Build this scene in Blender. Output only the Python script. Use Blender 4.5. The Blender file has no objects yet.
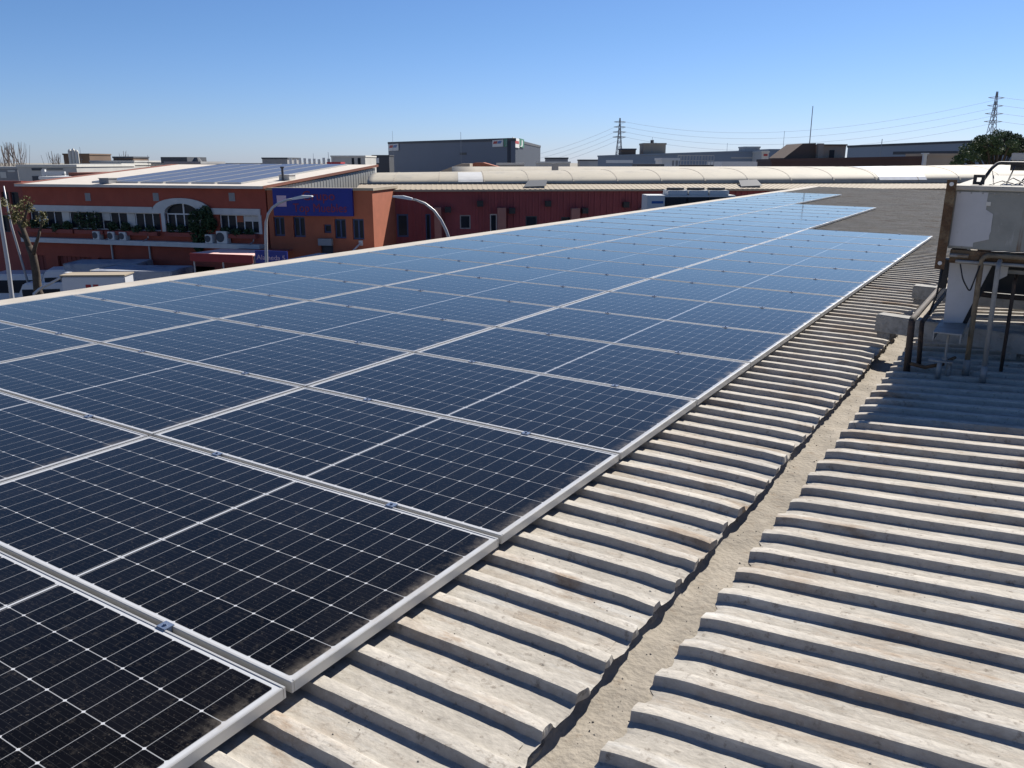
import bpy, bmesh, math, random
from mathutils import Vector, Matrix, noise

random.seed(7)
R = math.radians
scene = bpy.context.scene
COL = scene.collection

# ------------------------------------------------------------------ camera, sky, sun, exposure
PITCH, YAW, ROLL, FPX = 0.2775606, 0.5582741, 0.0085358, 829.719
CAM = Vector((1.53177, -1.32949, 1.40682))


LEVEL = 0.2614                              # tilt of the camera below the true horizon


def cam_axes(roll, pitch):
    cy, sy, cp, sp = math.cos(YAW), math.sin(YAW), math.cos(pitch), math.sin(pitch)
    f = Vector((-sy * cp, cy * cp, -sp)); r = Vector((cy, sy, 0)); u = r.cross(f)
    cr, sr = math.cos(roll), math.sin(roll)
    return Matrix((cr * r + sr * u, -sr * r + cr * u, f))


R0, R1 = cam_axes(0.0, LEVEL), cam_axes(ROLL, PITCH)
cd = bpy.data.cameras.new("camera")
cam = bpy.data.objects.new("camera", cd); COL.objects.link(cam)
cd.sensor_width = 36.0
cd.lens = FPX / 1024.0 * 36.0
cd.clip_start, cd.clip_end = 0.05, 9000
m = Matrix((R0[0], R0[1], -R0[2])).transposed().to_4x4(); m.translation = CAM
cam.matrix_world = m
scene.camera = cam

SUN_EL, SUN_AZ = 42.0, 7.0
sdir = Vector((math.sin(R(SUN_AZ)) * math.cos(R(SUN_EL)), math.cos(R(SUN_AZ)) * math.cos(R(SUN_EL)), math.sin(R(SUN_EL))))
world = bpy.data.worlds.new("World"); scene.world = world; world.use_nodes = True
wn = world.node_tree.nodes; wl = world.node_tree.links
bgn = wn["Background"]
sky = wn.new("ShaderNodeTexSky"); sky.sky_type = 'NISHITA'; sky.sun_disc = False
sky.sun_elevation = R(SUN_EL); sky.sun_rotation = R(SUN_AZ)
sky.altitude = 1200; sky.air_density = 1.0; sky.dust_density = 0.6; sky.ozone_density = 5.5
tint = wn.new("ShaderNodeMix"); tint.data_type = 'RGBA'; tint.blend_type = 'MULTIPLY'; tint.inputs[0].default_value = 1.0
tint.inputs[7].default_value = (.87, .99, 1.24, 1)
wtc = wn.new("ShaderNodeTexCoord"); wsx = wn.new("ShaderNodeSeparateXYZ"); wl.new(wtc.outputs['Generated'], wsx.inputs[0])
wmr = wn.new("ShaderNodeMapRange"); wmr.inputs[1].default_value = .0; wmr.inputs[2].default_value = .14; wl.new(wsx.outputs[2], wmr.inputs[0])
wtm = wn.new("ShaderNodeMix"); wtm.data_type = 'RGBA'; wl.new(wmr.outputs[0], wtm.inputs[0])
wtm.inputs[6].default_value = (.92, 1.01, 1.38, 1); wtm.inputs[7].default_value = (.84, 1.0, 1.24, 1)
wl.new(wtm.outputs[2], tint.inputs[7])
wl.new(sky.outputs[0], tint.inputs[6]); wl.new(tint.outputs[2], bgn.inputs[0]); bgn.inputs[1].default_value = 0.0505
sd = bpy.data.lights.new("sun", 'SUN'); sd.energy = 5.0; sd.angle = R(0.5); sd.color = (1.0, 0.95, 0.87)
sun = bpy.data.objects.new("sun", sd); COL.objects.link(sun)
sun.rotation_euler = sdir.to_track_quat('Z', 'Y').to_euler()
scene.view_settings.view_transform = 'Standard'; scene.view_settings.look = 'None'
scene.view_settings.exposure = 0.75; scene.view_settings.gamma = 1.0
scene.view_settings.use_curve_mapping = False

# ------------------------------------------------------------------ frames
# the roof deck is off level by half a degree: QM takes deck coordinates (x across the panels, y along them) to the world
QM = Matrix.Translation(CAM) @ (R0.transposed() @ R1).to_4x4() @ Matrix.Translation(-CAM)
GZ = -6.6                                   # street level


def cray(x, y, A=R0):
    return A.transposed() @ Vector(((x - 512) / FPX, -(y - 384) / FPX, 1.0))


RIGHT = Vector((math.cos(YAW), math.sin(YAW), 0)); FWD = Vector((-math.sin(YAW), math.cos(YAW), 0))


def pos(x, y, d):
    """world point seen at picture (x, y), d metres ahead of the viewpoint"""
    v = cray(x, y); return CAM + v * (d / v.dot(FWD))


def px_of(P):
    q = R0 @ (P - CAM); return 512 + FPX * q.x / q.z, 384 - FPX * q.y / q.z


def gpos(x, d, z=GZ):
    p = pos(x, 150, d); return Vector((p.x, p.y, z))


def frame(pl, pr, z=GZ):
    """matrix: origin at the left foot of a facade, x along it, y into the building, z up"""
    a = Vector((pl.x, pl.y, z)); ex = Vector((pr.x - pl.x, pr.y - pl.y, 0)).normalized()
    ey = Vector((-ex.y, ex.x, 0)); ez = Vector((0, 0, 1))
    M = Matrix((ex, ey, ez)).transposed().to_4x4(); M.translation = a
    return M


def onf(M, x, y, off=0.0):
    """facade coordinates (along, up) of picture point (x, y) on the plane y = off"""
    Mi = M.inverted(); o = Mi @ CAM; v = Mi.to_3x3() @ cray(x, y)
    t = (off - o.y) / v.y; q = o + v * t
    return q.x, q.z


# ------------------------------------------------------------------ object helpers
def tag(o, label=None, cat=None, group=None, kind=None):
    if label: o['label'] = label
    if cat: o['category'] = cat
    if group: o['group'] = group
    if kind: o['kind'] = kind
    return o


def thing(name, label, cat, M=None, loc=None, group=None, kind=None):
    o = bpy.data.objects.new(name, None); COL.objects.link(o); o.empty_display_size = .2
    if M is not None: o.matrix_world = M
    elif loc is not None: o.location = loc
    return tag(o, label, cat, group, kind)


def copy_tree(o, parent=None):
    c = o.copy(); COL.objects.link(c)
    if parent: c.parent = parent
    for ch in list(o.children): copy_tree(ch, c)
    return c


class MB:
    def __init__(s): s.v = []; s.f = []

    def add(s, vs, fs):
        b = len(s.v); s.v += [tuple(v) for v in vs]; s.f += [tuple(i + b for i in f) for f in fs]; return s

    def box(s, x0, x1, y0, y1, z0, z1, M=None):
        vs = [Vector(p) for p in ((x0, y0, z0), (x1, y0, z0), (x1, y1, z0), (x0, y1, z0), (x0, y0, z1), (x1, y0, z1), (x1, y1, z1), (x0, y1, z1))]
        if M is not None: vs = [M @ v for v in vs]
        return s.add(vs, [(0, 3, 2, 1), (4, 5, 6, 7), (0, 1, 5, 4), (1, 2, 6, 5), (2, 3, 7, 6), (3, 0, 4, 7)])

    def hexa(s, p): return s.add(p, [(0, 3, 2, 1), (4, 5, 6, 7), (0, 1, 5, 4), (1, 2, 6, 5), (2, 3, 7, 6), (3, 0, 4, 7)])

    def prism(s, pts, y0, y1):
        """outline in x,z (anticlockwise seen from -y) swept from y0 to y1"""
        n = len(pts); vs = [(x, y0, z) for x, z in pts] + [(x, y1, z) for x, z in pts]
        return s.add(vs, [tuple(range(n)), tuple(range(2 * n - 1, n - 1, -1))] + [(i, n + i, n + (i + 1) % n, (i + 1) % n) for i in range(n)])

    def tube(s, pts, r, n=8, r1=None):
        pts = [Vector(p) for p in pts]; k = len(pts); rings = []
        up = Vector((0.31, 0.17, 0.93))
        for i, p in enumerate(pts):
            t = (pts[min(i + 1, k - 1)] - pts[max(i - 1, 0)]).normalized()
            a = t.cross(up)
            if a.length < .1: a = t.cross(Vector((1, 0, 0)))
            a.normalize(); b = t.cross(a)
            rr = r if r1 is None else r + (r1 - r) * i / max(1, k - 1)
            rings.append([p + rr * (a * math.cos(2 * math.pi * j / n) + b * math.sin(2 * math.pi * j / n)) for j in range(n)])
        vs = [q for g in rings for q in g]
        fs = [(i * n + j, i * n + (j + 1) % n, (i + 1) * n + (j + 1) % n, (i + 1) * n + j) for i in range(k - 1) for j in range(n)]
        fs += [tuple(range(n - 1, -1, -1)), tuple(range((k - 1) * n, k * n))]
        return s.add(vs, fs)

    def build(s, name, mat, parent=None, bevel=0, smooth=False, label=None):
        me = bpy.data.meshes.new(name); me.from_pydata(s.v, [], s.f); me.update()
        bm = bmesh.new(); bm.from_mesh(me)
        bmesh.ops.recalc_face_normals(bm, faces=bm.faces)
        if bevel: bmesh.ops.bevel(bm, geom=list(bm.edges), offset=bevel, segments=2, affect='EDGES', clamp_overlap=True)
        bm.to_mesh(me); bm.free()
        if smooth:
            for p in me.polygons: p.use_smooth = True
        me.materials.append(mat)
        o = bpy.data.objects.new(name, me); COL.objects.link(o)
        if parent: o.parent = parent
        if label: o['label'] = label
        return o


def grid_obj(name, xs, ys, fz, mat, parent=None, smooth=True, fx=None, sharp=None, fy=None):
    nx, ny = len(xs), len(ys); vs = []
    for j, y in enumerate(ys):
        for i, x in enumerate(xs):
            vs.append((x if fx is None else fx(x, y, i), y if fy is None else y + fy(x, y), fz(x, y)))
    fs = [(j * nx + i, j * nx + i + 1, (j + 1) * nx + i + 1, (j + 1) * nx + i) for j in range(ny - 1) for i in range(nx - 1)]
    me = bpy.data.meshes.new(name); me.from_pydata(vs, [], fs); me.update()
    if smooth: me.polygons.foreach_set('use_smooth', [True] * len(fs))
    if sharp:
        rows_ = [sharp(y) for y in ys]
        for e in me.edges:
            a, b = e.vertices
            if a // nx == b // nx and rows_[a // nx]: e.use_edge_sharp = True
    me.materials.append(mat)
    o = bpy.data.objects.new(name, me); COL.objects.link(o)
    if parent: o.parent = parent
    return o


def wall_holes(mb, x0, x1, z0, z1, holes, y0, y1):
    xs = sorted({x0, x1} | {h[0] for h in holes} | {h[1] for h in holes}); zs = sorted({z0, z1} | {h[2] for h in holes} | {h[3] for h in holes})
    for i in range(len(xs) - 1):
        run = None
        for k in range(len(zs) - 1):
            cx, cz = (xs[i] + xs[i + 1]) / 2, (zs[k] + zs[k + 1]) / 2
            solid = not any(h[0] < cx < h[1] and h[2] < cz < h[3] for h in holes)
            if solid: run = (run[0] if run else zs[k], zs[k + 1])
            if run and (not solid or k == len(zs) - 2):
                mb.box(xs[i], xs[i + 1], y0, y1, run[0], run[1]); run = None


def text_obj(body, size, M, mat, parent, name='lettering', depth=.01, align='CENTER', width=None):
    cu = bpy.data.curves.new(name, 'FONT'); cu.body = body; cu.size = size; cu.extrude = depth
    cu.align_x = align; cu.align_y = 'CENTER'; cu.resolution_u = 3
    t = bpy.data.objects.new(name + '_curve', cu); COL.objects.link(t)
    bpy.context.view_layer.update()
    me = bpy.data.meshes.new_from_object(t.evaluated_get(bpy.context.evaluated_depsgraph_get()))
    bpy.data.objects.remove(t)
    if width:
        w = max(v.co.x for v in me.vertices) - min(v.co.x for v in me.vertices)
        for v in me.vertices: v.co.x *= width / w
    me.transform(M); me.materials.clear(); me.materials.append(mat)
    o = bpy.data.objects.new(name, me); COL.objects.link(o); o.parent = parent
    return o


UPRIGHT = Matrix.Rotation(R(90), 4, 'X')        # text lies in x,z facing -y

# ------------------------------------------------------------------ materials
def mat(name, col, rough=.75, var=.18, scale=2.0, bump=0.0, bscale=30.0, metal=0.0, spec=.4, stain=None, stretch=(1, 1, 1)):
    M = bpy.data.materials.new(name); M.use_nodes = True
    nt = M.node_tree; N = nt.nodes; L = nt.links; p = N['Principled BSDF']
    p.inputs['Roughness'].default_value = rough; p.inputs['Metallic'].default_value = metal
    p.inputs['Specular IOR Level'].default_value = spec
    tc = N.new('ShaderNodeTexCoord'); mp = N.new('ShaderNodeMapping'); L.new(tc.outputs['Object'], mp.inputs[0])
    mp.inputs['Scale'].default_value = stretch
    n = N.new('ShaderNodeTexNoise'); n.inputs['Scale'].default_value = scale; n.inputs['Detail'].default_value = 6; n.inputs['Roughness'].default_value = .65
    L.new(mp.outputs[0], n.inputs['Vector'])
    r = N.new('ShaderNodeValToRGB'); r.color_ramp.elements[0].position = .3; r.color_ramp.elements[1].position = .7
    r.color_ramp.elements[0].color = tuple(c * (1 - var) for c in col) + (1,); r.color_ramp.elements[1].color = tuple(min(1, c * (1 + var)) for c in col) + (1,)
    L.new(n.outputs[0], r.inputs[0]); out = r.outputs[0]
    for s in (stain or []):
        sc, lo, hi, sc_col, st = s
        mp2 = N.new('ShaderNodeMapping'); L.new(tc.outputs['Object'], mp2.inputs[0]); mp2.inputs['Scale'].default_value = st
        n2 = N.new('ShaderNodeTexNoise'); n2.inputs['Scale'].default_value = sc; n2.inputs['Detail'].default_value = 8; n2.inputs['Roughness'].default_value = .7
        L.new(mp2.outputs[0], n2.inputs['Vector'])
        mr = N.new('ShaderNodeMapRange'); mr.inputs[1].default_value = lo; mr.inputs[2].default_value = hi; L.new(n2.outputs[0], mr.inputs[0])
        mx = N.new('ShaderNodeMix'); mx.data_type = 'RGBA'; L.new(mr.outputs[0], mx.inputs[0]); L.new(out, mx.inputs[6]); mx.inputs[7].default_value = tuple(sc_col) + (1,)
        out = mx.outputs[2]
    L.new(out, p.inputs['Base Color'])
    if bump:
        nb = N.new('ShaderNodeTexNoise'); nb.inputs['Scale'].default_value = bscale; nb.inputs['Detail'].default_value = 5
        L.new(mp.outputs[0], nb.inputs['Vector'])
        b = N.new('ShaderNodeBump'); b.inputs['Strength'].default_value = bump; b.inputs['Distance'].default_value = .02
        L.new(nb.outputs[0], b.inputs['Height']); L.new(b.outputs[0], p.inputs['Normal'])
    return M


def panel_material():
    M = bpy.data.materials.new('panel_cells'); M.use_nodes = True
    nt = M.node_tree; N = nt.nodes; L = nt.links; p = N['Principled BSDF']
    tc = N.new('ShaderNodeTexCoord'); sx = N.new('ShaderNodeSeparateXYZ'); L.new(tc.outputs['Object'], sx.inputs[0])

    def mt(op, a, b=None, c=None):
        n = N.new('ShaderNodeMath'); n.operation = op
        for i, v in enumerate((a, b, c)):
            if v is None: continue
            if isinstance(v, (int, float)): n.inputs[i].default_value = v
            else: L.new(v, n.inputs[i])
        return n.outputs[0]
    X, Y = sx.outputs[0], sx.outputs[1]
    ax = mt('ABSOLUTE', X)
    cx = mt('DIVIDE', mt('SUBTRACT', ax, .011), .0842)           # half cells from the middle ribbon outwards
    cy = mt('DIVIDE', mt('ADD', Y, .4986), .1662)
    fx = mt('SUBTRACT', cx, mt('ROUND', cx)); fy = mt('SUBTRACT', cy, mt('ROUND', cy))
    dx = mt('MULTIPLY', mt('ABSOLUTE', fx), .0842); dy = mt('MULTIPLY', mt('ABSOLUTE', fy), .1662)
    lx = mt('LESS_THAN', dx, .0011); ly = mt('LESS_THAN', dy, .0013)
    dot = mt('LESS_THAN', mt('ADD', dx, dy), .0066)
    mid = mt('LESS_THAN', ax, .0048)
    marg = mt('MAXIMUM', mt('GREATER_THAN', ax, 1.0225), mt('GREATER_THAN', mt('ABSOLUTE', Y), .4990))
    white = mt('MAXIMUM', mt('MAXIMUM', dot, mid), marg)
    line = mt('MAXIMUM', mt('MULTIPLY', lx, .50), mt('MULTIPLY', ly, .62))
    line = mt('MAXIMUM', line, white)
    # busbar wires inside each cell, along x
    by = mt('MULTIPLY', cy, 9.0); fb = mt('ABSOLUTE', mt('SUBTRACT', mt('SUBTRACT', by, mt('ROUND', by)), 0.0))
    bus = mt('MULTIPLY', mt('LESS_THAN', fb, .045), .022)
    line = mt('MAXIMUM', line, bus)
    # tone of single cells, dust and dried drops
    oi = N.new('ShaderNodeObjectInfo')
    co = N.new('ShaderNodeCombineXYZ'); L.new(mt('FLOOR', cy), co.inputs[0]); L.new(mt('FLOOR', mt('DIVIDE', mt('SUBTRACT', X, .011), .0842)), co.inputs[1]); L.new(oi.outputs['Random'], co.inputs[2])
    wnz = N.new('ShaderNodeTexWhiteNoise'); L.new(co.outputs[0], wnz.inputs[0])
    cr = N.new('ShaderNodeValToRGB'); cr.color_ramp.elements[0].color = (.0016, .0017, .0026, 1); cr.color_ramp.elements[1].color = (.0030, .0032, .0048, 1)
    L.new(wnz.outputs[0], cr.inputs[0])
    off = N.new('ShaderNodeVectorMath'); off.operation = 'ADD'; L.new(tc.outputs['Object'], off.inputs[0])
    rc = N.new('ShaderNodeCombineXYZ'); L.new(mt('MULTIPLY', oi.outputs['Random'], 37.0), rc.inputs[0]); L.new(mt('MULTIPLY', oi.outputs['Random'], 91.0), rc.inputs[1]); L.new(rc.outputs[0], off.inputs[1])

    def noise_(sc, det, lo, hi, amt, rgh=.7):
        n = N.new('ShaderNodeTexNoise'); n.inputs['Scale'].default_value = sc; n.inputs['Detail'].default_value = det; n.inputs['Roughness'].default_value = rgh
        L.new(off.outputs[0], n.inputs['Vector'])
        r = N.new('ShaderNodeMapRange'); r.inputs[1].default_value = lo; r.inputs[2].default_value = hi; r.inputs[4].default_value = amt; L.new(n.outputs[0], r.inputs[0])
        return r.outputs[0]
    film = noise_(3.0, 6, .35, .75, .012)
    spots = noise_(34.0, 5, .56, .72, .075)
    specks = noise_(150.0, 2, .64, .71, .13)
    # dirt that gathers along the low (right) edge
    edge = N.new('ShaderNodeMapRange'); L.new(X, edge.inputs[0]); edge.inputs[1].default_value = .97; edge.inputs[2].default_value = 1.03; edge.inputs[4].default_value = 1.0
    ed = mt('MULTIPLY', edge.outputs[0], noise_(9.0, 6, .44, .66, .42))
    dust = mt('MINIMUM', mt('ADD', mt('ADD', film, ed), mt('MAXIMUM', spots, specks)), 1.0)
    m1 = N.new('ShaderNodeMix'); m1.data_type = 'RGBA'; L.new(line, m1.inputs[0]); L.new(cr.outputs[0], m1.inputs[6]); m1.inputs[7].default_value = (.42, .43, .445, 1)
    m2 = N.new('ShaderNodeMix'); m2.data_type = 'RGBA'; L.new(dust, m2.inputs[0]); L.new(m1.outputs[2], m2.inputs[6]); m2.inputs[7].default_value = (.27, .235, .195, 1)
    L.new(m2.outputs[2], p.inputs['Base Color'])
    p.inputs['Sheen Weight'].default_value = .9; p.inputs['Sheen Roughness'].default_value = .16; p.inputs['Sheen Tint'].default_value = (1, .84, .66, 1)
    p.inputs['Roughness'].default_value = .16; p.inputs['IOR'].default_value = 1.45; p.inputs['Specular IOR Level'].default_value = 0
    L.new(mt('ADD', mt('MULTIPLY', dust, .8), .06), p.inputs['Roughness'])
    # anti-reflection glass: next to no mirror image face on, a strong one at a grazing angle
    fr = N.new('ShaderNodeFresnel'); fr.inputs[0].default_value = 1.6
    gl = N.new('ShaderNodeBsdfGlossy'); gl.inputs['Color'].default_value = (1.0, .935, .83, 1); L.new(mt('ADD', mt('MULTIPLY', dust, .8), .07), gl.inputs['Roughness'])
    fac = mt('MAXIMUM', mt('MULTIPLY', mt('SUBTRACT', fr.outputs[0], .072), 1.22), 0.0)
    ms = N.new('ShaderNodeMixShader'); L.new(fac, ms.inputs[0]); L.new(p.outputs[0], ms.inputs[1]); L.new(gl.outputs[0], ms.inputs[2])
    L.new(ms.outputs[0], N['Material Output'].inputs['Surface'])
    return M


M_cells = panel_material()
M_alu = mat('anodised_aluminium', (0.452, 0.448, 0.433), rough=.42, var=.05, scale=6, metal=.35)
M_clampb = mat('blue_clamp', (0.133, 0.172, 0.250), rough=.4, var=.1, metal=.3)
def fibre_material(name, shift):
    M = mat(name, (.38, .35, .302), rough=.92, var=.15, scale=2.2, bump=.2, bscale=45, spec=.2, stretch=(.75, 1.3, 1),
            stain=[(2.6, .51, .72, (.27, .205, .145), (.45, 1.4, 1)), (6.0, .54, .70, (.45, .435, .40), (.22, 1.6, 1)), (30.0, .57, .72, (.15, .125, .10), (1, 1, 1)), (1.1, .54, .74, (.30, .285, .26), (.3, .5, 1)), (1.5, .57, .67, (.235, .17, .115), (.7, 1.9, 1)), (75.0, .62, .72, (.45, .425, .38), (1, 1, 1))])
    nt = M.node_tree; N = nt.nodes; L = nt.links; p = N['Principled BSDF']; src = p.inputs['Base Color'].links[0].from_socket
    tc = N.new('ShaderNodeTexCoord'); sx = N.new('ShaderNodeSeparateXYZ'); L.new(tc.outputs['Object'], sx.inputs[0])
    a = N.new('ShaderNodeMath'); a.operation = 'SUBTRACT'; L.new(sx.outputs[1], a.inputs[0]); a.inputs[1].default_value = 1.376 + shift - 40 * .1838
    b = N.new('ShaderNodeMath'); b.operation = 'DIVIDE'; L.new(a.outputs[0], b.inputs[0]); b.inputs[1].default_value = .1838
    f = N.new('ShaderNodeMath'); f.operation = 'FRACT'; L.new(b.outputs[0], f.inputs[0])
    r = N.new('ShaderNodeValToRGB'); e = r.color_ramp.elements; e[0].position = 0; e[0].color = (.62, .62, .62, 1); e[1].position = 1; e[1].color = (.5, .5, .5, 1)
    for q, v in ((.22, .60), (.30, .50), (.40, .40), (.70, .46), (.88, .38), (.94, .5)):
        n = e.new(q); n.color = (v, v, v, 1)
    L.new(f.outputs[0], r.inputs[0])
    nz = N.new('ShaderNodeTexNoise'); nz.inputs['Scale'].default_value = 5; nz.inputs['Detail'].default_value = 6
    mp = N.new('ShaderNodeMapping'); mp.inputs['Scale'].default_value = (.6, 2, 1); L.new(tc.outputs['Object'], mp.inputs[0]); L.new(mp.outputs[0], nz.inputs['Vector'])
    mr = N.new('ShaderNodeMapRange'); mr.inputs[1].default_value = .35; mr.inputs[2].default_value = .65; mr.inputs[3].default_value = .25; mr.inputs[4].default_value = .95; L.new(nz.outputs[0], mr.inputs[0])
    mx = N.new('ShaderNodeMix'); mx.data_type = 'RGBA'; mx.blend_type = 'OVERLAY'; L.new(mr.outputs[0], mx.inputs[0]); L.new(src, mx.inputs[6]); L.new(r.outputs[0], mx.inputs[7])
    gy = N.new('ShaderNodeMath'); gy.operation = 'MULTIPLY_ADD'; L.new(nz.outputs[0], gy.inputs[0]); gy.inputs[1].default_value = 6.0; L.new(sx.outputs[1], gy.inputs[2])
    old = N.new('ShaderNodeMapRange'); old.inputs[1].default_value = 9.0; old.inputs[2].default_value = 15.0; old.inputs[4].default_value = .85; L.new(gy.outputs[0], old.inputs[0])  # shade between the far ribs painted into the colour, growing along y
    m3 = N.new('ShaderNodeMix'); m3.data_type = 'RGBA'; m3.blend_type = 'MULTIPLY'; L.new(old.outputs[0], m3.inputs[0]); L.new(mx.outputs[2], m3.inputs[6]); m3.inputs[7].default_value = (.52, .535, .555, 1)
    fine = N.new('ShaderNodeTexNoise'); fine.inputs['Scale'].default_value = 26; fine.inputs['Detail'].default_value = 8; fine.inputs['Roughness'].default_value = .8
    mf = N.new('ShaderNodeMapping'); mf.inputs['Scale'].default_value = (.8, 1.5, 1); L.new(tc.outputs['Object'], mf.inputs[0]); L.new(mf.outputs[0], fine.inputs['Vector'])
    fr = N.new('ShaderNodeMapRange'); fr.inputs[1].default_value = .3; fr.inputs[2].default_value = .7; fr.inputs[3].default_value = .80; fr.inputs[4].default_value = 1.2; L.new(fine.outputs[0], fr.inputs[0])
    m4 = N.new('ShaderNodeMix'); m4.data_type = 'RGBA'; m4.blend_type = 'MULTIPLY'; m4.inputs[0].default_value = 1.0; L.new(m3.outputs[2], m4.inputs[6]); L.new(fr.outputs[0], m4.inputs[7])
    L.new(m4.outputs[2], p.inputs['Base Color'])
    return M


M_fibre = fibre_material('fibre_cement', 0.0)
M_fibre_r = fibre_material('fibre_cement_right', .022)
M_gutter = mat('sandy_cement', (.270, .240, .198), rough=.95, var=.2, scale=5, bump=.4, bscale=45, spec=.2,
               stain=[(14, .55, .72, (0.211, 0.168, 0.125), (1, 1, 1)), (60, .63, .72, (0.406, 0.367, 0.312), (1, 1, 1)), (3, .55, .7, (0.367, 0.328, 0.273), (1, 1, 1))])
M_mortar = mat('mortar', (0.265, 0.250, 0.226), rough=.95, var=.3, scale=14, bump=.8, bscale=50, spec=.2, stain=[(8, .5, .62, (0.078, 0.074, 0.070), (1, 1, 1))])
M_verge = mat('pale_verge', (0.390, 0.355, 0.304), rough=.85, var=.12, scale=3)
M_plaster = mat('cream_plaster', (0.437, 0.390, 0.328), rough=.9, var=.08)
M_oldgrey = mat('old_grey_sheet', (0.234, 0.238, 0.218), rough=.7, var=.16, scale=4, bump=.1, stain=[(9, .56, .68, (0.351, 0.359, 0.343), (1, 1, .4)), (3, .6, .75, (0.172, 0.172, 0.156), (1, 1, .3)), (11, .58, .70, (.15, .095, .055), (1.6, 1, .10))])
M_patch = mat('pale_sheet', (0.421, 0.425, 0.437), rough=.6, var=.07, scale=6, stain=[(7, .58, .74, (0.296, 0.289, 0.273), (1, 1, .5))])
M_lid = mat('dusty_lid', (0.406, 0.386, 0.343), rough=.85, var=.1, scale=8, stain=[(5, .56, .7, (0.328, 0.281, 0.218), (1, 1, 1))])
M_rust = mat('rusty_iron', (0.101, 0.058, 0.031), rough=.85, var=.45, scale=11, bump=.4, bscale=60, stain=[(7, .5, .66, (0.172, 0.129, 0.078), (1, 1, 1))])
M_darkiron = mat('dark_rusted_iron', (.045, .035, .03), rough=.8, var=.4, scale=12, bump=.3, stain=[(8, .56, .7, (.12, .07, .045), (1, 1, 1))])
M_rustpale = mat('rusted_galvanised_pipe', (0.187, 0.148, 0.098), rough=.75, var=.3, scale=14, bump=.3, stain=[(8, .55, .68, (0.078, 0.047, 0.027), (1, 1, .5))])
M_galv = mat('weathered_galvanised', (0.257, 0.261, 0.257), rough=.6, var=.18, scale=10, metal=.3, stain=[(7, .57, .7, (0.172, 0.125, 0.078), (1, 1, 1))])
M_beam = mat('concrete_beam', (0.281, 0.273, 0.254), rough=.9, var=.2, scale=8, bump=.4, stain=[(9, .53, .7, (0.156, 0.148, 0.133), (1, 1, 1))])
M_black = mat('black_plastic', (.018, .018, .02), rough=.55, var=.1)
M_darkin = mat('dark_interior', (.03, .032, .035), rough=.9, var=.2)
M_brick = mat('red_brick', (.31, .072, .045), rough=.9, var=.14, scale=1.2, stain=[(2, .56, .75, (.28, .085, .055), (1, 1, .3))])
M_brick2 = mat('orange_brick', (.34, .102, .052), rough=.9, var=.12, scale=1.5)
M_brick3 = mat('dark_red_brick', (.25, .065, .05), rough=.9, var=.14, scale=1.2)
M_maroon = mat('maroon_sheet', (.22, .046, .050), rough=.65, var=.12, scale=1.0, stretch=(1, 1, .3))
M_pinkpier = mat('pale_red_render', (.30, .15, .12), rough=.85, var=.1)
M_white = mat('white_paint', (0.593, 0.593, 0.577), rough=.6, var=.05)
M_offwhite = mat('off_white_render', (0.530, 0.515, 0.468), rough=.85, var=.08)
M_band = mat('concrete_band', (.50, .50, .48), rough=.85, var=.1)
M_creamroof = mat('cream_roof_sheet', (0.320, 0.266, 0.192), rough=.75, var=.08, scale=.8, stain=[(1.2, .55, .75, (0.320, 0.265, 0.195), (1, 1, 1))])
M_barrel = mat('vault_sheet', (0.36, 0.322, 0.25), rough=.7, var=.07, scale=.7, stain=[(.9, .50, .72, (0.26, 0.24, 0.20), (1, .6, .6)), (6, .6, .75, (0.22, 0.20, 0.17), (.3, .3, 1))])
M_palepatch = mat('pale_patch', (0.452, 0.452, 0.437), rough=.6, var=.12, scale=1.5)
M_seam = mat('vault_seam', (0.328, 0.289, 0.226), rough=.7, var=.1)
M_barrelpatch = mat('pale_blue_patch', (0.406, 0.445, 0.515), rough=.6, var=.2, scale=1.5, stain=[(1.0, .5, .58, (0.172, 0.211, 0.296), (.6, 1, 2))])
M_whiteroof = mat('white_roof_coat', (0.515, 0.468, 0.406), rough=.8, var=.06)
M_pinktrim = mat('terracotta_trim', (0.20, 0.075, 0.05), rough=.8, var=.1)
M_greyrib = mat('grey_ribbed_sheet', (0.296, 0.300, 0.289), rough=.6, var=.08)
M_glass = mat('dark_window_glass', (.018, .024, .032), rough=.2, var=.2, spec=.12)
M_bluewin = mat('blue_window_paint', (.025, .05, .13), rough=.4, var=.1)
M_bluesign = mat('deep_blue_sign', (.004, .016, .19), rough=.5, var=.06)
M_redletter = mat('red_lettering', (.20, .012, .03), rough=.5, var=.05)
M_pinkletter = mat('pale_lettering', (.55, .38, .45), rough=.5, var=.05)
M_redawn = mat('red_canvas', (.24, .035, .035), rough=.85, var=.1)
M_pinkawn = mat('sunlit_tone_canvas', (.72, .47, .42), rough=.85, var=.1)  # pale tone paints sunlight onto the canopy top
M_leaf = mat('dark_leaf', (.030, .058, .022), rough=.75, var=.45, scale=1.5)
M_leafy = mat('yellowing_leaf', (.105, .095, .03), rough=.75, var=.4, scale=1.5)
M_pine = mat('pine_needles', (.060, .092, .036), rough=.8, var=.5, scale=.5)
M_bark = mat('bark', (.065, .05, .037), rough=.95, var=.35, scale=5, bump=.5)
M_twig = mat('bare_twig', (.16, .13, .115), rough=.95, var=.2)
M_lamp = mat('grey_lamp_post', (0.406, 0.406, 0.413), rough=.45, var=.06, metal=.3)
M_lamphead = mat('lamp_head', (0.577, 0.577, 0.585), rough=.4, var=.04)
M_asphalt = mat('asphalt', (.10, .098, .095), rough=.92, var=.2, scale=3)
M_ground = mat('dry_ground', (.24, .22, .18), rough=.95, var=.2, scale=.02)
M_pave = mat('paving', (.38, .36, .33), rough=.9, var=.12, scale=2)
M_ewall = mat('slate_grey_cladding', (.105, .125, .165), rough=.6, var=.05, scale=.05)
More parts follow.
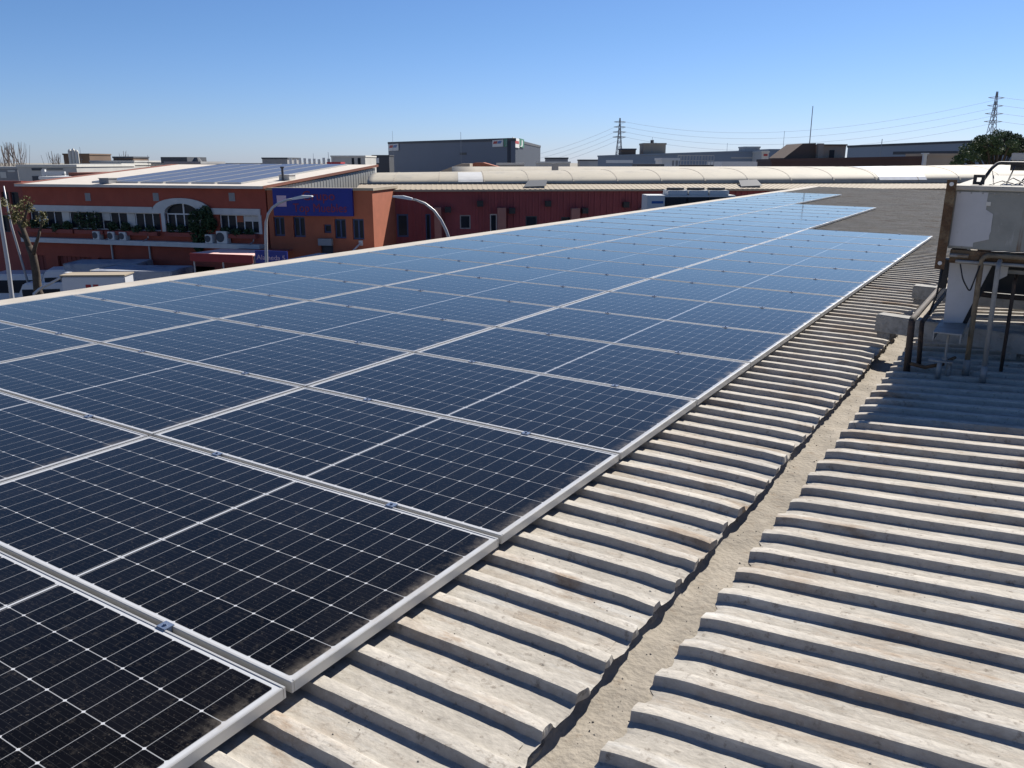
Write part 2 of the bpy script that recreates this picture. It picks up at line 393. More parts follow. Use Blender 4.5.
M_ewall2 = mat('shaded_slate_cladding', (.026, .034, .052), rough=.6, var=.05, scale=.05)  # darkened in the colour to cancel sunlight on the warehouse's right side
M_bluegrey = mat('blue_grey_cladding', (.19, .23, .28), rough=.6, var=.06, scale=.1)
M_brown = mat('dark_brown_cladding', (.060, .034, .032), rough=.8, var=.12, scale=.3)
M_umber = mat('umber_render', (.135, .092, .066), rough=.85, var=.12, scale=.3)
M_beige = mat('beige_render', (.33, .27, .205), rough=.85, var=.1, scale=.3)
M_lightgrey = mat('light_grey_render', (0.406, 0.398, 0.374), rough=.85, var=.1, scale=.3)
M_midgrey = mat('mid_grey_render', (.25, .25, .25), rough=.85, var=.12, scale=.3)
M_darkgrey = mat('dark_grey_metal', (.055, .06, .07), rough=.7, var=.12, scale=.3)
M_steel = mat('galvanised_lattice', (.20, .22, .25), rough=.6, var=.05)
M_wire = mat('wire', (.36, .42, .50), rough=.6, var=.02)
M_acwhite = mat('ivory_enamel', (0.546, 0.546, 0.523), rough=.5, var=.05)
M_green = mat('sign_green', (.02, .15, .08), rough=.5, var=.04)
M_bluel = mat('blue_lettering', (.03, .10, .30), rough=.5, var=.04)
M_terra = mat('terracotta_roof', (.33, .12, .07), rough=.9, var=.15, scale=.3)
M_carwhite = mat('white_car_paint', (0.546, 0.554, 0.569), rough=.35, var=.03)
M_cargrey = mat('pale_grey_tarp', (.30, .32, .36), rough=.7, var=.10, scale=1.2, stain=[(.9, .5, .62, (.12, .14, .20), (1, 1, 1))])
M_tyre = mat('tyre_rubber', (.02, .02, .02), rough=.9, var=.1)
M_red = mat('red_paint', (.35, .03, .03), rough=.6, var=.1)
M_farpanel = bpy.data.materials.new('far_panel_cells'); M_farpanel.use_nodes = True
_p = M_farpanel.node_tree.nodes['Principled BSDF']; _p.inputs['Base Color'].default_value = (.085, .095, .13, 1); _p.inputs['Roughness'].default_value = .32

# ------------------------------------------------------------------ ground and streets
def sheet(name, pts, z, m_, kind='structure'):
    me = bpy.data.meshes.new(name); me.from_pydata([(p[0], p[1], z) for p in pts], [], [tuple(range(len(pts)))]); me.update(); me.materials.append(m_)
    o = bpy.data.objects.new(name, me); COL.objects.link(o); o['kind'] = kind; return o


S = 6000
sheet('ground', [(-S, -S), (S, -S), (S, S), (-S, S)], GZ - .004, M_ground)


def ud(u, d): q = CAM + RIGHT * u + FWD * d; return (q.x, q.y)


sheet('road', [ud(-90, 12), ud(60, 12), ud(60, 38.5), ud(-90, 38.5)], GZ, M_asphalt)
pv = MB(); a, b, c, d_ = ud(-90, 38.5), ud(60, 38.5), ud(60, 60), ud(-90, 60)
pv.hexa([(a[0], a[1], GZ - .05), (b[0], b[1], GZ - .05), (c[0], c[1], GZ - .05), (d_[0], d_[1], GZ - .05), (a[0], a[1], GZ + .13), (b[0], b[1], GZ + .13), (c[0], c[1], GZ + .13), (d_[0], d_[1], GZ + .13)])
o = pv.build('pavement', M_pave); o['kind'] = 'structure'

# ------------------------------------------------------------------ our own building: corrugated roof, valley gutter, walls
PIT, RH, ZC = .1838, .0300, -.050
PH0 = 1.376
NV = lambda x, y, z=0.0: noise.noise(Vector((x, y, z)))


def rib(y):
    t = ((y - PH0) / PIT) % 1.0
    def ss(a, b, v): v = max(0, min(1, (v - a) / (b - a))); return v * v * (3 - 2 * v)
    if t < .24: return -.0012 * (1 - min(1, t / .04)) - .0012 * max(0, (t - .18) / .06)
    if t < .36: return -.0012 - (RH - .0012) * ss(.24, .36, t)
    if t < .95: return -RH
    return -RH + (RH - .0012) * (t - .95) / .05


def w_left(x, y):
    k = math.floor((y - PH0) / PIT + .06); fade = max(0, min(1, (x + 1.2)))
    return fade * (.0045 * NV(x * .7, k * 3.1, 4) + .0030 * NV(x * 5, k * 5.7, 9) + .0022 * NV(x * 19, k * 3.7, 2) + .003 * NV(k * 7.7, 3.3))


def z_left(x, y):
    k = math.floor((y - PH0) / PIT + .06)
    fade = max(0, min(1, (x + 1.2)))
    droop = -.009 * max(0, (x - .45) / .2) ** 2 * (1 + .8 * NV(k * 1.9, 2.2))
    lump = .005 * NV(x * 14, y * 14, 3) * max(0, min(1, (x - .42) / .2))
    return ZC + rib(y) + .0020 * NV(x * 2.3, y * 2.0) * fade + .0007 * NV(x * 17, y * 17, 1) * fade + .0016 * NV(x * 3.1, k * 9.1, 6) * fade + droop + lump


def w_right(x, y):
    k = math.floor((y - .022 - PH0) / PIT + .06)
    return .0045 * NV(x * .7, k * 2.7, 14) + .0030 * NV(x * 5, k * 4.9, 19) + .0022 * NV(x * 19, k * 4.1, 2) + .003 * NV(k * 7.1, 8.3)


def z_right(x, y):
    k = math.floor((y - .022 - PH0) / PIT + .06)
    lap = .0065 if x > 1.742 + .012 * NV(math.floor(k / 5) * 3.3, 1.5) else 0.0
    return ZC - .002 + lap + .072 * (x - .8) + rib(y - .022) + .0020 * NV(x * 2.1, y * 2.2, 7) + .0007 * NV(x * 17, y * 17, 5) + .0016 * NV(x * 3.1, k * 9.1, 16) - .012 * max(0, 1 - (x - .78) / .1) ** 2


def rib_ys(y0, y1, ts):
    k0, k1 = math.floor((y0 - PH0) / PIT), math.ceil((y1 - PH0) / PIT)
    return [PH0 + (k + t) * PIT for k in range(k0, k1) for t in ts]


TN = [0, .04, .11, .18, .24, .28, .32, .36, .48, .60, .72, .84, .95, .975]
TF = [0, .04, .22, .30, .36, .64, .95]
def frange(a, b, s): n = max(1, round((b - a) / s)); return [a + (b - a) * i / n for i in range(n + 1)]


house = thing('industrial_building', 'corrugated fibre cement roof with a valley gutter that carries the solar panels', 'building', M=QM)
YB, YF = -5.0, 35.4
ys = rib_ys(YB, 9.0, TN) + rib_ys(9.0 + PIT, YF, TF); ys = sorted(set(round(v, 5) for v in ys))
xl = [-6.78, -5.5, -4.3, -3.2, -2.2, -1.4, -.9, -.5] + frange(-.25, .64, .035)
def fxl(x, y, i):
    return x + (.018 * NV(y * 6, 3.3) + .012 * NV(y * 17, 8.3) if i == len(xl) - 1 else 0)
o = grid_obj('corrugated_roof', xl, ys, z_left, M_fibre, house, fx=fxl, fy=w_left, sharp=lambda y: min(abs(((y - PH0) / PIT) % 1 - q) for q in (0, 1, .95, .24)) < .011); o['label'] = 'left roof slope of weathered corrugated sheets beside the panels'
xr = frange(.79, 1.71, .03) + [1.728, 1.733, 1.738, 1.743, 1.748, 1.753, 1.76] + frange(1.80, 2.8, .07) + [3.2, 3.8, 4.6, 5.6, 7.0, 9.0]
def fxr(x, y, i):
    if i: return x
    k = math.floor((y - PH0 + .02) / PIT); t = ((y - PH0) / PIT) % 1
    return x + .020 * NV(k * 4.7, 1.1) + .010 * NV(y * 15, 6.6) + (.012 if .6 < t < .95 else 0)
ysr = [y + .022 for y in ys]
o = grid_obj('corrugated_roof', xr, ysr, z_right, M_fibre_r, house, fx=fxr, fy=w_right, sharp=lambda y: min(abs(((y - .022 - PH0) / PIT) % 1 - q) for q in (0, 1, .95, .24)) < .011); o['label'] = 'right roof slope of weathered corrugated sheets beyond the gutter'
# sheet ends: the thickness one sees above the gutter
for side, xe, fn in ((0, .64, z_left), (1, .79, z_right)):
    vs = []; fs = []
    for y in ys:
        if y > 14: break
        x = fxl(.64, y, len(xl) - 1) if side == 0 else fxr(.79, y, 0)
        x_ = xl[-1] if side == 0 else xr[0]; y0 = y if side == 0 else y + .022; z = fn(x_, y0); x = fxl(.64, y, len(xl) - 1) if side == 0 else fxr(.79, y0, 0); y = y0 + (w_left if side == 0 else w_right)(x_, y0)
        vs += [(x, y, z), (x - .004 + .012 * NV(y * 23, 5.5), y, -.092 + .008 * NV(y * 31, 2.5)) if side == 0 else (x + .004, y, z - .011)]
    fs = [(2 * i, 2 * i + 1, 2 * i + 3, 2 * i + 2) for i in range(len(vs) // 2 - 1)]
    me = bpy.data.meshes.new('sheet_edge'); me.from_pydata(vs, [], fs); me.update(); me.materials.append(M_fibre)
    o = bpy.data.objects.new('sheet_edge', me); COL.objects.link(o); o.parent = house
GF = -.152
yg = frange(YB, 9, .03) + frange(9.3, YF, .3)
def z_g(x, y): return GF + .010 * NV(x * 9, y * 5) + .006 * NV(x * 30, y * 26, 3) + .05 * max(0, (.645 - x) / .05) ** 2 * (1 + .5 * NV(y * 7, 1))
grid_obj('valley_gutter', frange(.60, .98, .02), yg, z_g, M_gutter, house)
# ragged mortar under the left sheets
mz = [-.155, -.14, -.125, -.112, -.10, -.088]
vs = []; fs = []
for j, y in enumerate(yg):
    for k, z in enumerate(mz):
        vs.append((.618 + .016 * NV(y * 9, z * 30) + .010 * NV(y * 28, z * 60, 2) - .004 * k, y, z + .006 * NV(y * 21, k)))
nk = len(mz)
fs = [(j * nk + k, j * nk + k + 1, (j + 1) * nk + k + 1, (j + 1) * nk + k) for j in range(len(yg) - 1) for k in range(nk - 1)]
me = bpy.data.meshes.new('mortar_edge'); me.from_pydata(vs, [], fs); me.update(); me.polygons.foreach_set('use_smooth', [True] * len(fs)); me.materials.append(M_mortar)
o = bpy.data.objects.new('mortar_edge', me); COL.objects.link(o); o.parent = house
MB().box(.965, .985, YB, YF, -.2, -.075).build('gutter_side', M_mortar, house)
w = MB()
w.box(-6.78, 9.0, YB + .2, YB + .4, GZ - .3, -.2).box(-6.78, 9.0, YF - .3, YF - .1, GZ - .3, -.2).box(-6.78, -6.58, YB + .4, YF - .3, GZ - .3, -.2).box(8.8, 9.0, YB + .4, YF - .3, GZ - .3, -.2)
w.build('outer_wall', M_plaster, house)
MB().box(-6.79, -6.42, YB, YF, -.20, -.038).build('roof_verge', M_verge, house)
MB().box(-6.7, 9, YF - .02, YF + .18, -.30, -.06).build('end_flashing', M_midgrey, house)

# loose grit in the gutter and along the sheet valleys
rg = random.Random(4); gm = MB()
for k in range(900):
    if k < 560: x, y = rg.uniform(.63, .80), rg.uniform(-.5, 9) ; z = z_g(x, y)
    elif k < 740: x, y = rg.uniform(.05, .6), PH0 + (rg.randrange(-10, 30) + rg.uniform(.42, .9)) * PIT; z = z_left(x, y)
    else: x, y = rg.uniform(.85, 2.2), PH0 + .022 + (rg.randrange(-10, 12) + rg.uniform(.42, .9)) * PIT; z = z_right(x, y)
    r_ = rg.uniform(.0015, .0045) * (1.6 if rg.random() < .08 else 1)
    vs_ = [Vector((x, y, z)) + Vector((a_ * rg.uniform(.6, 1.2), b_ * rg.uniform(.6, 1.2), c_ * rg.uniform(.5, .9))) * r_ for a_, b_, c_ in ((1, 0, 0), (0, 1, 0), (-1, 0, 0), (0, -1, 0), (0, 0, 1), (0, 0, -1))]
    gm.add(vs_, [(0, 1, 4), (1, 2, 4), (2, 3, 4), (3, 0, 4), (1, 0, 5), (2, 1, 5), (3, 2, 5), (0, 3, 5)])
o = gm.build('grit', M_mortar); o.matrix_world = QM; tag(o, 'loose dark grit lying in the gutter and the sheet valleys', 'grit', kind='stuff')

# ------------------------------------------------------------------ solar panels
PX, PY, GAP = 1.99 * 1.058, 1.058, .02
PW, PL_ = PX - .012, PY - GAP


def make_panel():
    root = thing('solar_panel', '', 'solar panel', group='solar panels of the big roof array')
    fw, fh = .0095, .036
    hx, hy = PW / 2, PL_ / 2
    f = MB()
    for (x0, x1, y0, y1) in ((-hx, hx, -hy, -hy + fw), (-hx, hx, hy - fw, hy), (-hx, -hx + fw, -hy + fw, hy - fw), (hx - fw, hx, -hy + fw, hy - fw)):
        f.box(x0, x1, y0, y1, -fh, 0)
    f.build('frame', M_alu, root, bevel=.0015)
    g = MB().box(-hx + fw - .001, hx - fw + .001, -hy + fw - .001, hy - fw + .001, -.008, -.0025)
    g.build('glass', M_cells, root)
    for sx in (-.55, .52):
        c = MB().box(sx - .02, sx + .02, hy - .007, hy + GAP + .007, .0005, .004).box(sx - .02, sx + .02, hy + .003, hy + GAP - .003, -.03, .0005)
        c.tube([(sx, hy + GAP / 2, .0045), (sx, hy + GAP / 2, .0105)], .006, 6)
        c.build('clamp', M_clampb, root)
    return root


ORD = ['zero', 'farthest', 'second', 'third', 'fourth', 'fifth', 'sixth', 'seventh', 'eighth', 'ninth', 'tenth', 'eleventh', 'twelfth', 'thirteenth', 'fourteenth', 'fifteenth', 'sixteenth', 'seventeenth', 'eighteenth', 'nineteenth', 'twentieth',
       'twenty-first', 'twenty-second', 'twenty-third', 'twenty-fourth', 'twenty-fifth', 'twenty-sixth', 'twenty-seventh', 'twenty-eighth', 'twenty-ninth']
proto = make_panel(); first = True
rows = ((0, -2, 14, 'right row by the bare corrugated strip'), (1, -1, 21, 'middle row'), (2, 1, 27, 'left row along the street side'))
for ri, n0, n1, rn in rows:
    for n in range(n0, n1):
        o = proto if first else copy_tree(proto); first = False
        k = n1 - n
        dz = .0012 * random.uniform(-1, 1)
        o.matrix_world = QM @ Matrix.Translation((-PX * ri - PX / 2, n * PY + PY / 2, dz)) @ Matrix.Rotation(random.uniform(-.0016, .0016), 4, 'X') @ Matrix.Rotation(random.uniform(-.0008, .0008), 4, 'Y')
        o['label'] = ('farthest solar panel of the %s of the array' % rn) if k == 1 else 'solar panel %s from far end, %s' % (ORD[k], rn)

# mounting rails below the panels
for ri, n0, n1, rn in rows:
    pass

# ------------------------------------------------------------------ old cooling unit on the right roof
cool = thing('cooling_unit', 'old grey rooftop cooling unit with rusty corner post and pale peeling side', 'cooling unit', M=QM)
CX, CY = 1.035, 4.86
casing = MB().box(CX, 3.3, CY, 7.8, .795, 1.168).build('casing', M_oldgrey, cool, bevel=.006)
# pale repaint on the near face with a ragged right border
ol = [(CX + .012, .812)]
for i in range(14):
    z = .812 + i * .345 / 13
    ol.append((1.225 + (.045 if .06 < (z - .80) < .25 else 0) - (.04 if z < .85 else 0) + .012 * NV(z * 30, 5), z))
ol.append((CX + .012, 1.157))
MB().prism(ol, CY - .004, CY - .001).build('peeling_paint', M_patch, cool)
MB().box(1.222, 1.248, CY - .0075, CY - .0045, 1.075, 1.10).build('rating_plate', M_offwhite, cool)
MB().box(CX - .012, 3.32, CY - .02, 7.82, 1.1685, 1.196).build('lid', M_lid, cool, bevel=.004)
pm = MB().box(.985, 1.043, 4.80, 4.806, .66, 1.232).box(.985, .991, 4.806, 4.85, .66, 1.232)
post = pm.build('corner_post', M_rust, cool)
for z in (1.205, .70): MB().tube([(1.014, 4.7995, z), (1.014, 4.790, z)], .013, 10).build('bolt_washer', M_white, post)
MB().box(1.0, 1.05, 5.05, 5.10, .50, .70).build('corner_leg', M_black, cool)
fr = MB().box(1.06, 3.3, CY - .01, CY + .035, .70, .787).box(1.06, 1.10, CY + .035, 7.75, .70, .787)
fr.build('base_frame', M_rust, cool, bevel=.003)
MB().tube([(1.10, CY - .03, .715), (3.3, CY - .03, .715)], .011, 8).build('side_pipe', M_galv, cool)
MB().tube([(1.06, CY - .025, .752), (1.17, CY - .025, .752)], .012, 8).build('side_pipe', M_galv, cool)
# tapered pale leg plate
lp = MB(); lp.prism([(1.072, .272), (1.187, .284), (1.31, .695), (1.055, .695)], 5.0, 5.03); lp.build('leg_plate', M_patch, cool, bevel=.002)
MB().prism([(1.30, .695), (1.33, .695), (1.215, .28), (1.187, .28)], 5.031, 5.09).build('leg_brace', M_darkin, cool)
MB().prism([(1.33, .69), (1.40, .69), (1.40, .62), (1.345, .58)], 5.04, 5.07).build('gusset', M_patch, cool)
MB().box(1.20, 3.2, 5.55, 5.6, .43, .68).build('inner_panel', M_darkin, cool)
MB().box(1.36, 3.3, 5.20, 5.24, .615, .64).build('inner_rail', M_galv, cool)
MB().box(3.05, 3.2, 5.0, 5.1, .19, .695).box(3.05, 3.2, 7.1, 7.2, .19, .70).box(1.10, 1.2, 7.1, 7.2, .19, .70).build('rear_leg', M_rust, cool)
# open channel carrying the leg, hung by a bolt over the roof
ch = MB().box(1.05, 1.215, 4.62, 5.12, .268, .276).box(1.05, 1.058, 4.62, 5.12, .215, .268).box(1.207, 1.215, 4.62, 5.12, .215, .268)
ch.build('channel', M_galv, cool)
rd = MB().tube([(1.135, 4.72, .268), (1.135, 4.72, .075)], .008, 8).box(1.04, 1.185, 4.69, 4.75, .062, .074)
rd.tube([(1.135, 4.72, .074), (1.135, 4.72, .095)], .016, 6)
rd.build('hanger_bolt', M_galv, cool)


def bend(pts, r, n=6):
    """polyline with rounded corners"""
    pts = [Vector(p) for p in pts]; out = [pts[0]]
    for a_, b_, c_ in zip(pts, pts[1:], pts[2:]):
        u, v = (a_ - b_).normalized(), (c_ - b_).normalized()
        p0, p1 = b_ + u * r, b_ + v * r
        for i in range(n + 1):
            t = i / n; out.append(p0 * (1 - t) ** 2 + b_ * 2 * t * (1 - t) + p1 * t * t)
    out.append(pts[-1]); return out


def zr(x): return ZC + .072 * (x - .8)
p1 = MB().tube(bend([(1.262, 4.83, zr(1.26) - .01), (1.248, 4.83, .765), (3.2, 4.83, .765)], .05), .0165, 10).build('drain_pipe', M_rustpale, cool, smooth=True)
p2 = MB().tube(bend([(1.372, 4.66, zr(1.37) - .01), (1.352, 4.66, .735), (1.352, 5.1, .735)], .04), .0145, 10).build('drain_pipe', M_galv, cool, smooth=True)
for x, y, r_ in ((1.262, 4.83, .022), (1.372, 4.66, .020), (1.11, 4.70, .016), (1.165, 4.72, .015)):
    MB().tube([(x, y, zr(x) - .02), (x, y, zr(x) + .09)], r_, 10).build('pipe_sleeve', M_galv, cool, smooth=True)
p3 = MB().tube(bend([(.905, 4.83, zr(.9) - .02), (.893, 4.83, .300), (.905, 6.9, .305)], .045), .022, 10).build('bent_pipe', M_darkiron, cool, smooth=True)
p4 = MB().tube(bend([(.965, 4.95, zr(.95) - .02), (.945, 4.95, .268), (.955, 6.9, .268)], .04), .016, 10).build('bent_pipe', M_darkiron, cool, smooth=True)
MB().tube(bend([(1.06, 5.32, .46), (1.30, 5.32, .44), (3.2, 5.34, .45)], .05), .018, 8).build('conduit', M_darkiron, cool, smooth=True)
MB().tube(bend([(1.46, 4.98, zr(1.46) - .02), (1.45, 4.98, .60), (1.45, 5.5, .60)], .05), .012, 8).build('conduit', M_darkiron, cool, smooth=True)
MB().tube([(1.02, 4.98, .66), (1.005, 5.0, .45), (.97, 5.05, .31)], .007, 6).build('cable', M_black, cool, smooth=True)
MB().tube(bend([(1.13, 4.835, .70), (1.16, 4.82, .60), (1.21, 4.83, .52), (1.245, 4.80, .70)], .03), .005, 6).build('cable', M_black, cool, smooth=True)
for k in range(7):
    x = CX + .03 + k * .065; MB().tube([(x, CY - .0035, 1.152), (x, CY - .008, 1.152)], .0055, 8).build('rivet', M_galv, casing)
lo = MB().tube([(.905, 4.83, .0), (1.02, 4.78, -.005), (1.13, 4.74, .045)], .013, 8).tube([(1.11, 4.70, .05), (1.19, 4.80, .085)], .01, 8)
lo.build('low_pipe', M_rust, cool, smooth=True)
# things on the lid
br = MB().tube(bend([(1.16, 5.05, 1.20), (1.205, 5.15, 1.30), (1.235, 5.2, 1.335), (3.0, 5.45, 1.335)], .02), .011, 8)
br.build('black_hose', M_black, cool, smooth=True)
cl = MB(); wall_holes(cl, 1.118, 1.185, 1.20, 1.262, [(1.138, 1.165, 1.218, 1.244)], 5.0, 5.03); cl.build('bracket', M_black, cool)
MB().tube([(1.30, 5.5, 1.315), (3.2, 5.6, 1.32)], .032, 12).build('dark_drum', M_darkin, cool, smooth=True)
MB().box(1.30, 1.42, 5.36, 5.5, 1.352, 1.40).build('junction_box', M_lightgrey, cool, bevel=.004)
wr = MB()
for k in range(6):
    x = 1.24 + k * .07; wr.tube([(x, 5.0 + .03 * k, 1.205), (x + random.uniform(-.05, .07), 5.2, random.uniform(1.27, 1.32))], .0045, 6)
for k in range(5):
    x = 1.22 + k * .06; wr.tube([(x, 4.95, 1.203), (x + .06, 5.05, 1.225 + .02 * (k % 2)), (x + .14, 5.1, 1.204)], .003, 6)
wr.build('loose_wires', M_black, cool)

# two beams that carry the unit across the gutter
def beam(name, x0, y0, x1, y1, z, h, w_, label):
    dx = math.hypot(x1 - x0, y1 - y0); an = math.atan2(y1 - y0, x1 - x0)
    rt = thing(name, label, 'beam', M=QM @ Matrix.Translation((x0, y0, z)) @ Matrix.Rotation(an, 4, 'Z'), group='beams under the cooling unit')
    MB().box(0, dx, -w_ / 2, w_ / 2, 0, h).build('concrete_bar', M_beam, rt, bevel=.006)
    p_ = MB()
    for q in (.07, dx * .35, dx * .8): p_.box(q - .05, q + .05, -w_ / 2 + .01, w_ / 2 - .01, -.05, -.001)
    p_.build('packing_block', M_mortar, rt)
    return rt


beam('support_beam', .58, 5.60, 3.2, 4.95, .055, .135, .13, 'pale concrete beam with sunlit end, nearer of two under the cooling unit')
beam('support_beam', .61, 7.35, 3.4, 7.15, .06, .125, .13, 'short looking concrete beam farther away behind the bent pipes')

# ------------------------------------------------------------------ buildings across the street
def add_window(parent, x0, x1, z0, z1, y, fmat, name='window', bars=(), hb=(), t=.05, dep=.07):
    f = MB()
    f.box(x0, x1, y, y + dep, z0, z0 + t).box(x0, x1, y, y + dep, z1 - t, z1).box(x0, x0 + t, y, y + dep, z0 + t, z1 - t).box(x1 - t, x1, y, y + dep, z0 + t, z1 - t)
    for b_ in bars: f.box(b_ - t / 2, b_ + t / 2, y + .003, y + dep - .003, z0 + t, z1 - t)
    for h_ in hb: f.box(x0 + t, x1 - t, y + .006, y + dep - .006, h_ - t / 2, h_ + t / 2)
    w_ = f.build(name, fmat, parent)
    MB().box(x0 + t, x1 - t, y + dep * .5, y + dep * .5 + .01, z0 + t, z1 - t).build('pane', M_glass, w_)
    return w_


def foliage(name, centers, n, size, m_, parent=None, seed=1, flat=1.0):
    """clumps of small leaf faces: centers = (x, y, z, rx, ry, rz)"""
    rnd = random.Random(seed); vs = []; fs = []
    for i in range(n):
        cx_, cy_, cz_, rx_, ry_, rz_ = rnd.choice(centers)
        while True:
            u = Vector((rnd.uniform(-1, 1), rnd.uniform(-1, 1), rnd.uniform(-1, 1)))
            if .2 < u.length < 1: break
        c_ = Vector((cx_ + u.x * rx_, cy_ + u.y * ry_, cz_ + u.z * rz_))
        a_ = Vector((rnd.gauss(0, 1), rnd.gauss(0, 1), rnd.gauss(0, flat))).normalized(); b_ = a_.orthogonal().normalized()
        b_ = Matrix.Rotation(rnd.uniform(0, 6.28), 3, a_) @ b_; c2 = a_.cross(b_)
        s_ = size * rnd.uniform(.6, 1.5); k = len(vs)
        vs += [c_ - b_ * s_, c_ + c2 * s_ * .45, c_ + b_ * s_, c_ - c2 * s_ * .45]; fs.append((k, k + 1, k + 2, k + 3))
    me = bpy.data.meshes.new(name); me.from_pydata([tuple(v) for v in vs], [], fs); me.update(); me.materials.append(m_)
    o_ = bpy.data.objects.new(name, me); COL.objects.link(o_)
    if parent: o_.parent = parent
    return o_


def ac_unit(label, M, w_=.85, h_=.62, group='air conditioner boxes on the concrete ledge'):
    rt = thing('air_conditioner', label, 'air conditioner', M=M, group=group)
    MB().box(-w_ / 2, w_ / 2, -.32, 0, 0, h_).build('casing', M_acwhite, rt, bevel=.015)
    g = MB(); n = 16; c_ = (-w_ * .13, h_ / 2); r_ = h_ * .40
    g.prism([(c_[0] + r_ * math.cos(6.2832 * i / n), c_[1] + r_ * math.sin(6.2832 * i / n)) for i in range(n)], -.331, -.321)
    g.build('fan_grille', M_darkgrey, rt)
    return rt


# --- A : red brick building with the ribbon of windows, left
PLa, PRa = pos(22, 188, 45.5), pos(265, 189, 41.2)
FA = frame(PLa, PRa); LA = (PRa - PLa).xy.length; EA = onf(FA, 150, 187.6)[1]
A = thing('brick_building', 'long red brick building with planted ribbon windows, white arch and pale roof', 'building', M=FA)
fa = lambda x, y, off=0: onf(FA, x, y, off)
za = lambda y0, y1, x=150: (fa(x, y1)[1], fa(x, y0)[1])
s0, s1 = fa(30, 220)[0], fa(160, 220)[0]; r0, r1 = fa(219, 220)[0], fa(259, 220)[0]
c0, c1 = fa(166, 220)[0], fa(200, 220)[0]; cm = (c0 + c1) / 2
zw0, zw1 = za(213, 231)
zl0, zl1 = zw1, za(207, 213)[1]
zb0, zb1 = za(240.5, 245)[0], za(240.5, 245)[1]
gar = [(fa(160, 260)[0], fa(214, 260)[0], .15, zb0 - 1.0)]
gar += [(fa(a_, 260)[0], fa(b_, 260)[0], .15, zb0 - .75) for a_, b_ in ((34, 46), (58, 92), (98, 116))]
ah = zw0 + 1.75
ri_, ro_ = za(203, 213)[1] - za(203, 213)[0], za(197.6, 213)[1] - za(197.6, 213)[0]
hwi, hwo, zsp = (c1 - c0) / 2, (c1 - c0) / 2 * 1.72, zw1
w = MB(); wall_holes(w, 0, LA, 0, EA, [(s0, s1, zw0, zw1), (r0, r1, zw0, zw1), (c0, c1, zw0, zsp + ri_)] + gar, 0, .3)
N_ = 16
w.box(0, .3, .3, 12, 0, EA - .05).box(LA - .3, LA, .3, 12, 0, EA - .05)
w.build('wall', M_brick, A)
MB().box(.3, LA - .3, 1.6, 1.7, 0, EA - .2).build('inner_wall', M_darkin, A)
b_ = MB().box(s0 - .1, cm - hwo, -.06, .06, zl0, zl1).box(cm + hwo, r1 + .12, -.06, .06, zl0, zl1).box(r1, r1 + .16, -.06, .06, zw0, zl0).build('lintel', M_band, A)
ar = MB()
ai = [(cm + hwi * math.cos(math.pi * i / N_), zsp + ri_ * math.sin(math.pi * i / N_)) for i in range(N_ + 1)]
ao = [(cm + hwo * math.cos(math.pi * i / N_), zsp + ro_ * math.sin(math.pi * i / N_) ** .8) for i in range(N_ + 1)]
for i in range(N_):
    (x1_, z1_), (x2_, z2_), (x3_, z3_), (x4_, z4_) = ai[i], ai[i + 1], ao[i + 1], ao[i]
    ar.hexa([(x1_, -.08, z1_), (x2_, -.08, z2_), (x2_, .2, z2_), (x1_, .2, z1_), (x4_, -.08, z4_), (x3_, -.08, z3_), (x3_, .2, z3_), (x4_, .2, z4_)])
for xx in ((c0 - .22, c0), (c1, c1 + .22)): ar.box(xx[0], xx[1], -.08, .2, zw0, zsp)
ar.build('arch', M_band, A)
lg = MB().box(fa(28, 240)[0], r1 + .2, -.45, -.002, zb0, zb1); lg.build('ledge', M_band, A)
nb = 16
add_window(A, s0, s1, zw0, zw1, .12, M_white, bars=[s0 + (s1 - s0) * i / nb for i in range(1, nb)], t=.045)
add_window(A, r0, r1, zw0, zw1, .12, M_white, bars=[r0 + (r1 - r0) * i / 5 for i in range(1, 5)], t=.05)
add_window(A, c0, c1, zw0, zw1, .12, M_white, bars=[c0 + (c1 - c0) * i / 4 for i in range(1, 4)], t=.06)
aw = MB()
aw.box(cm - .04, cm + .04, .12, .19, zsp, zsp + ri_ - .02)
aw.build('fanlight_bar', M_white, A)
MB().prism([(c0, zw1)] + [(c1, zw1)] + [p_ for p_ in ai[1:-1] if p_[1] > zw1], .16, .17).build('fanlight', M_glass, A)
# drawn blinds and boards behind some panes
for i in (1, 4, 9, 12):
    xa = s0 + (s1 - s0) * i / nb; MB().box(xa + .05, xa + (s1 - s0) / nb - .04, .10, .118, zw1 - random.uniform(.35, .85), zw1 - .05).build('blind', M_offwhite, A)
MB().box(r0 + (r1 - r0) * .42, r0 + (r1 - r0) * .58, .10, .118, zw0 + .55, zw1 - .05).build('blind', M_brick2, A)
MB().box(r0 + (r1 - r0) * .62, r1 - .1, .10, .118, zw1 - .32, zw1 - .06).build('blind', M_offwhite, A)
for x in (88, 156, 232):
    q = fa(x, 197); MB().box(q[0] - .17, q[0] + .17, -.02, .01, q[1] - .2, q[1] + .2).build('vent_grille', M_midgrey, A)
for g_ in gar[1:]:
    d = MB().box(g_[0], g_[1], .18, .22, g_[2], g_[3])
    for k in range(int((g_[1] - g_[0]) / .3)): d.box(g_[0] + k * .3 + .1, g_[0] + k * .3 + .16, .15, .18, g_[2], g_[3])
    d.build('roller_door', M_brick3, A)
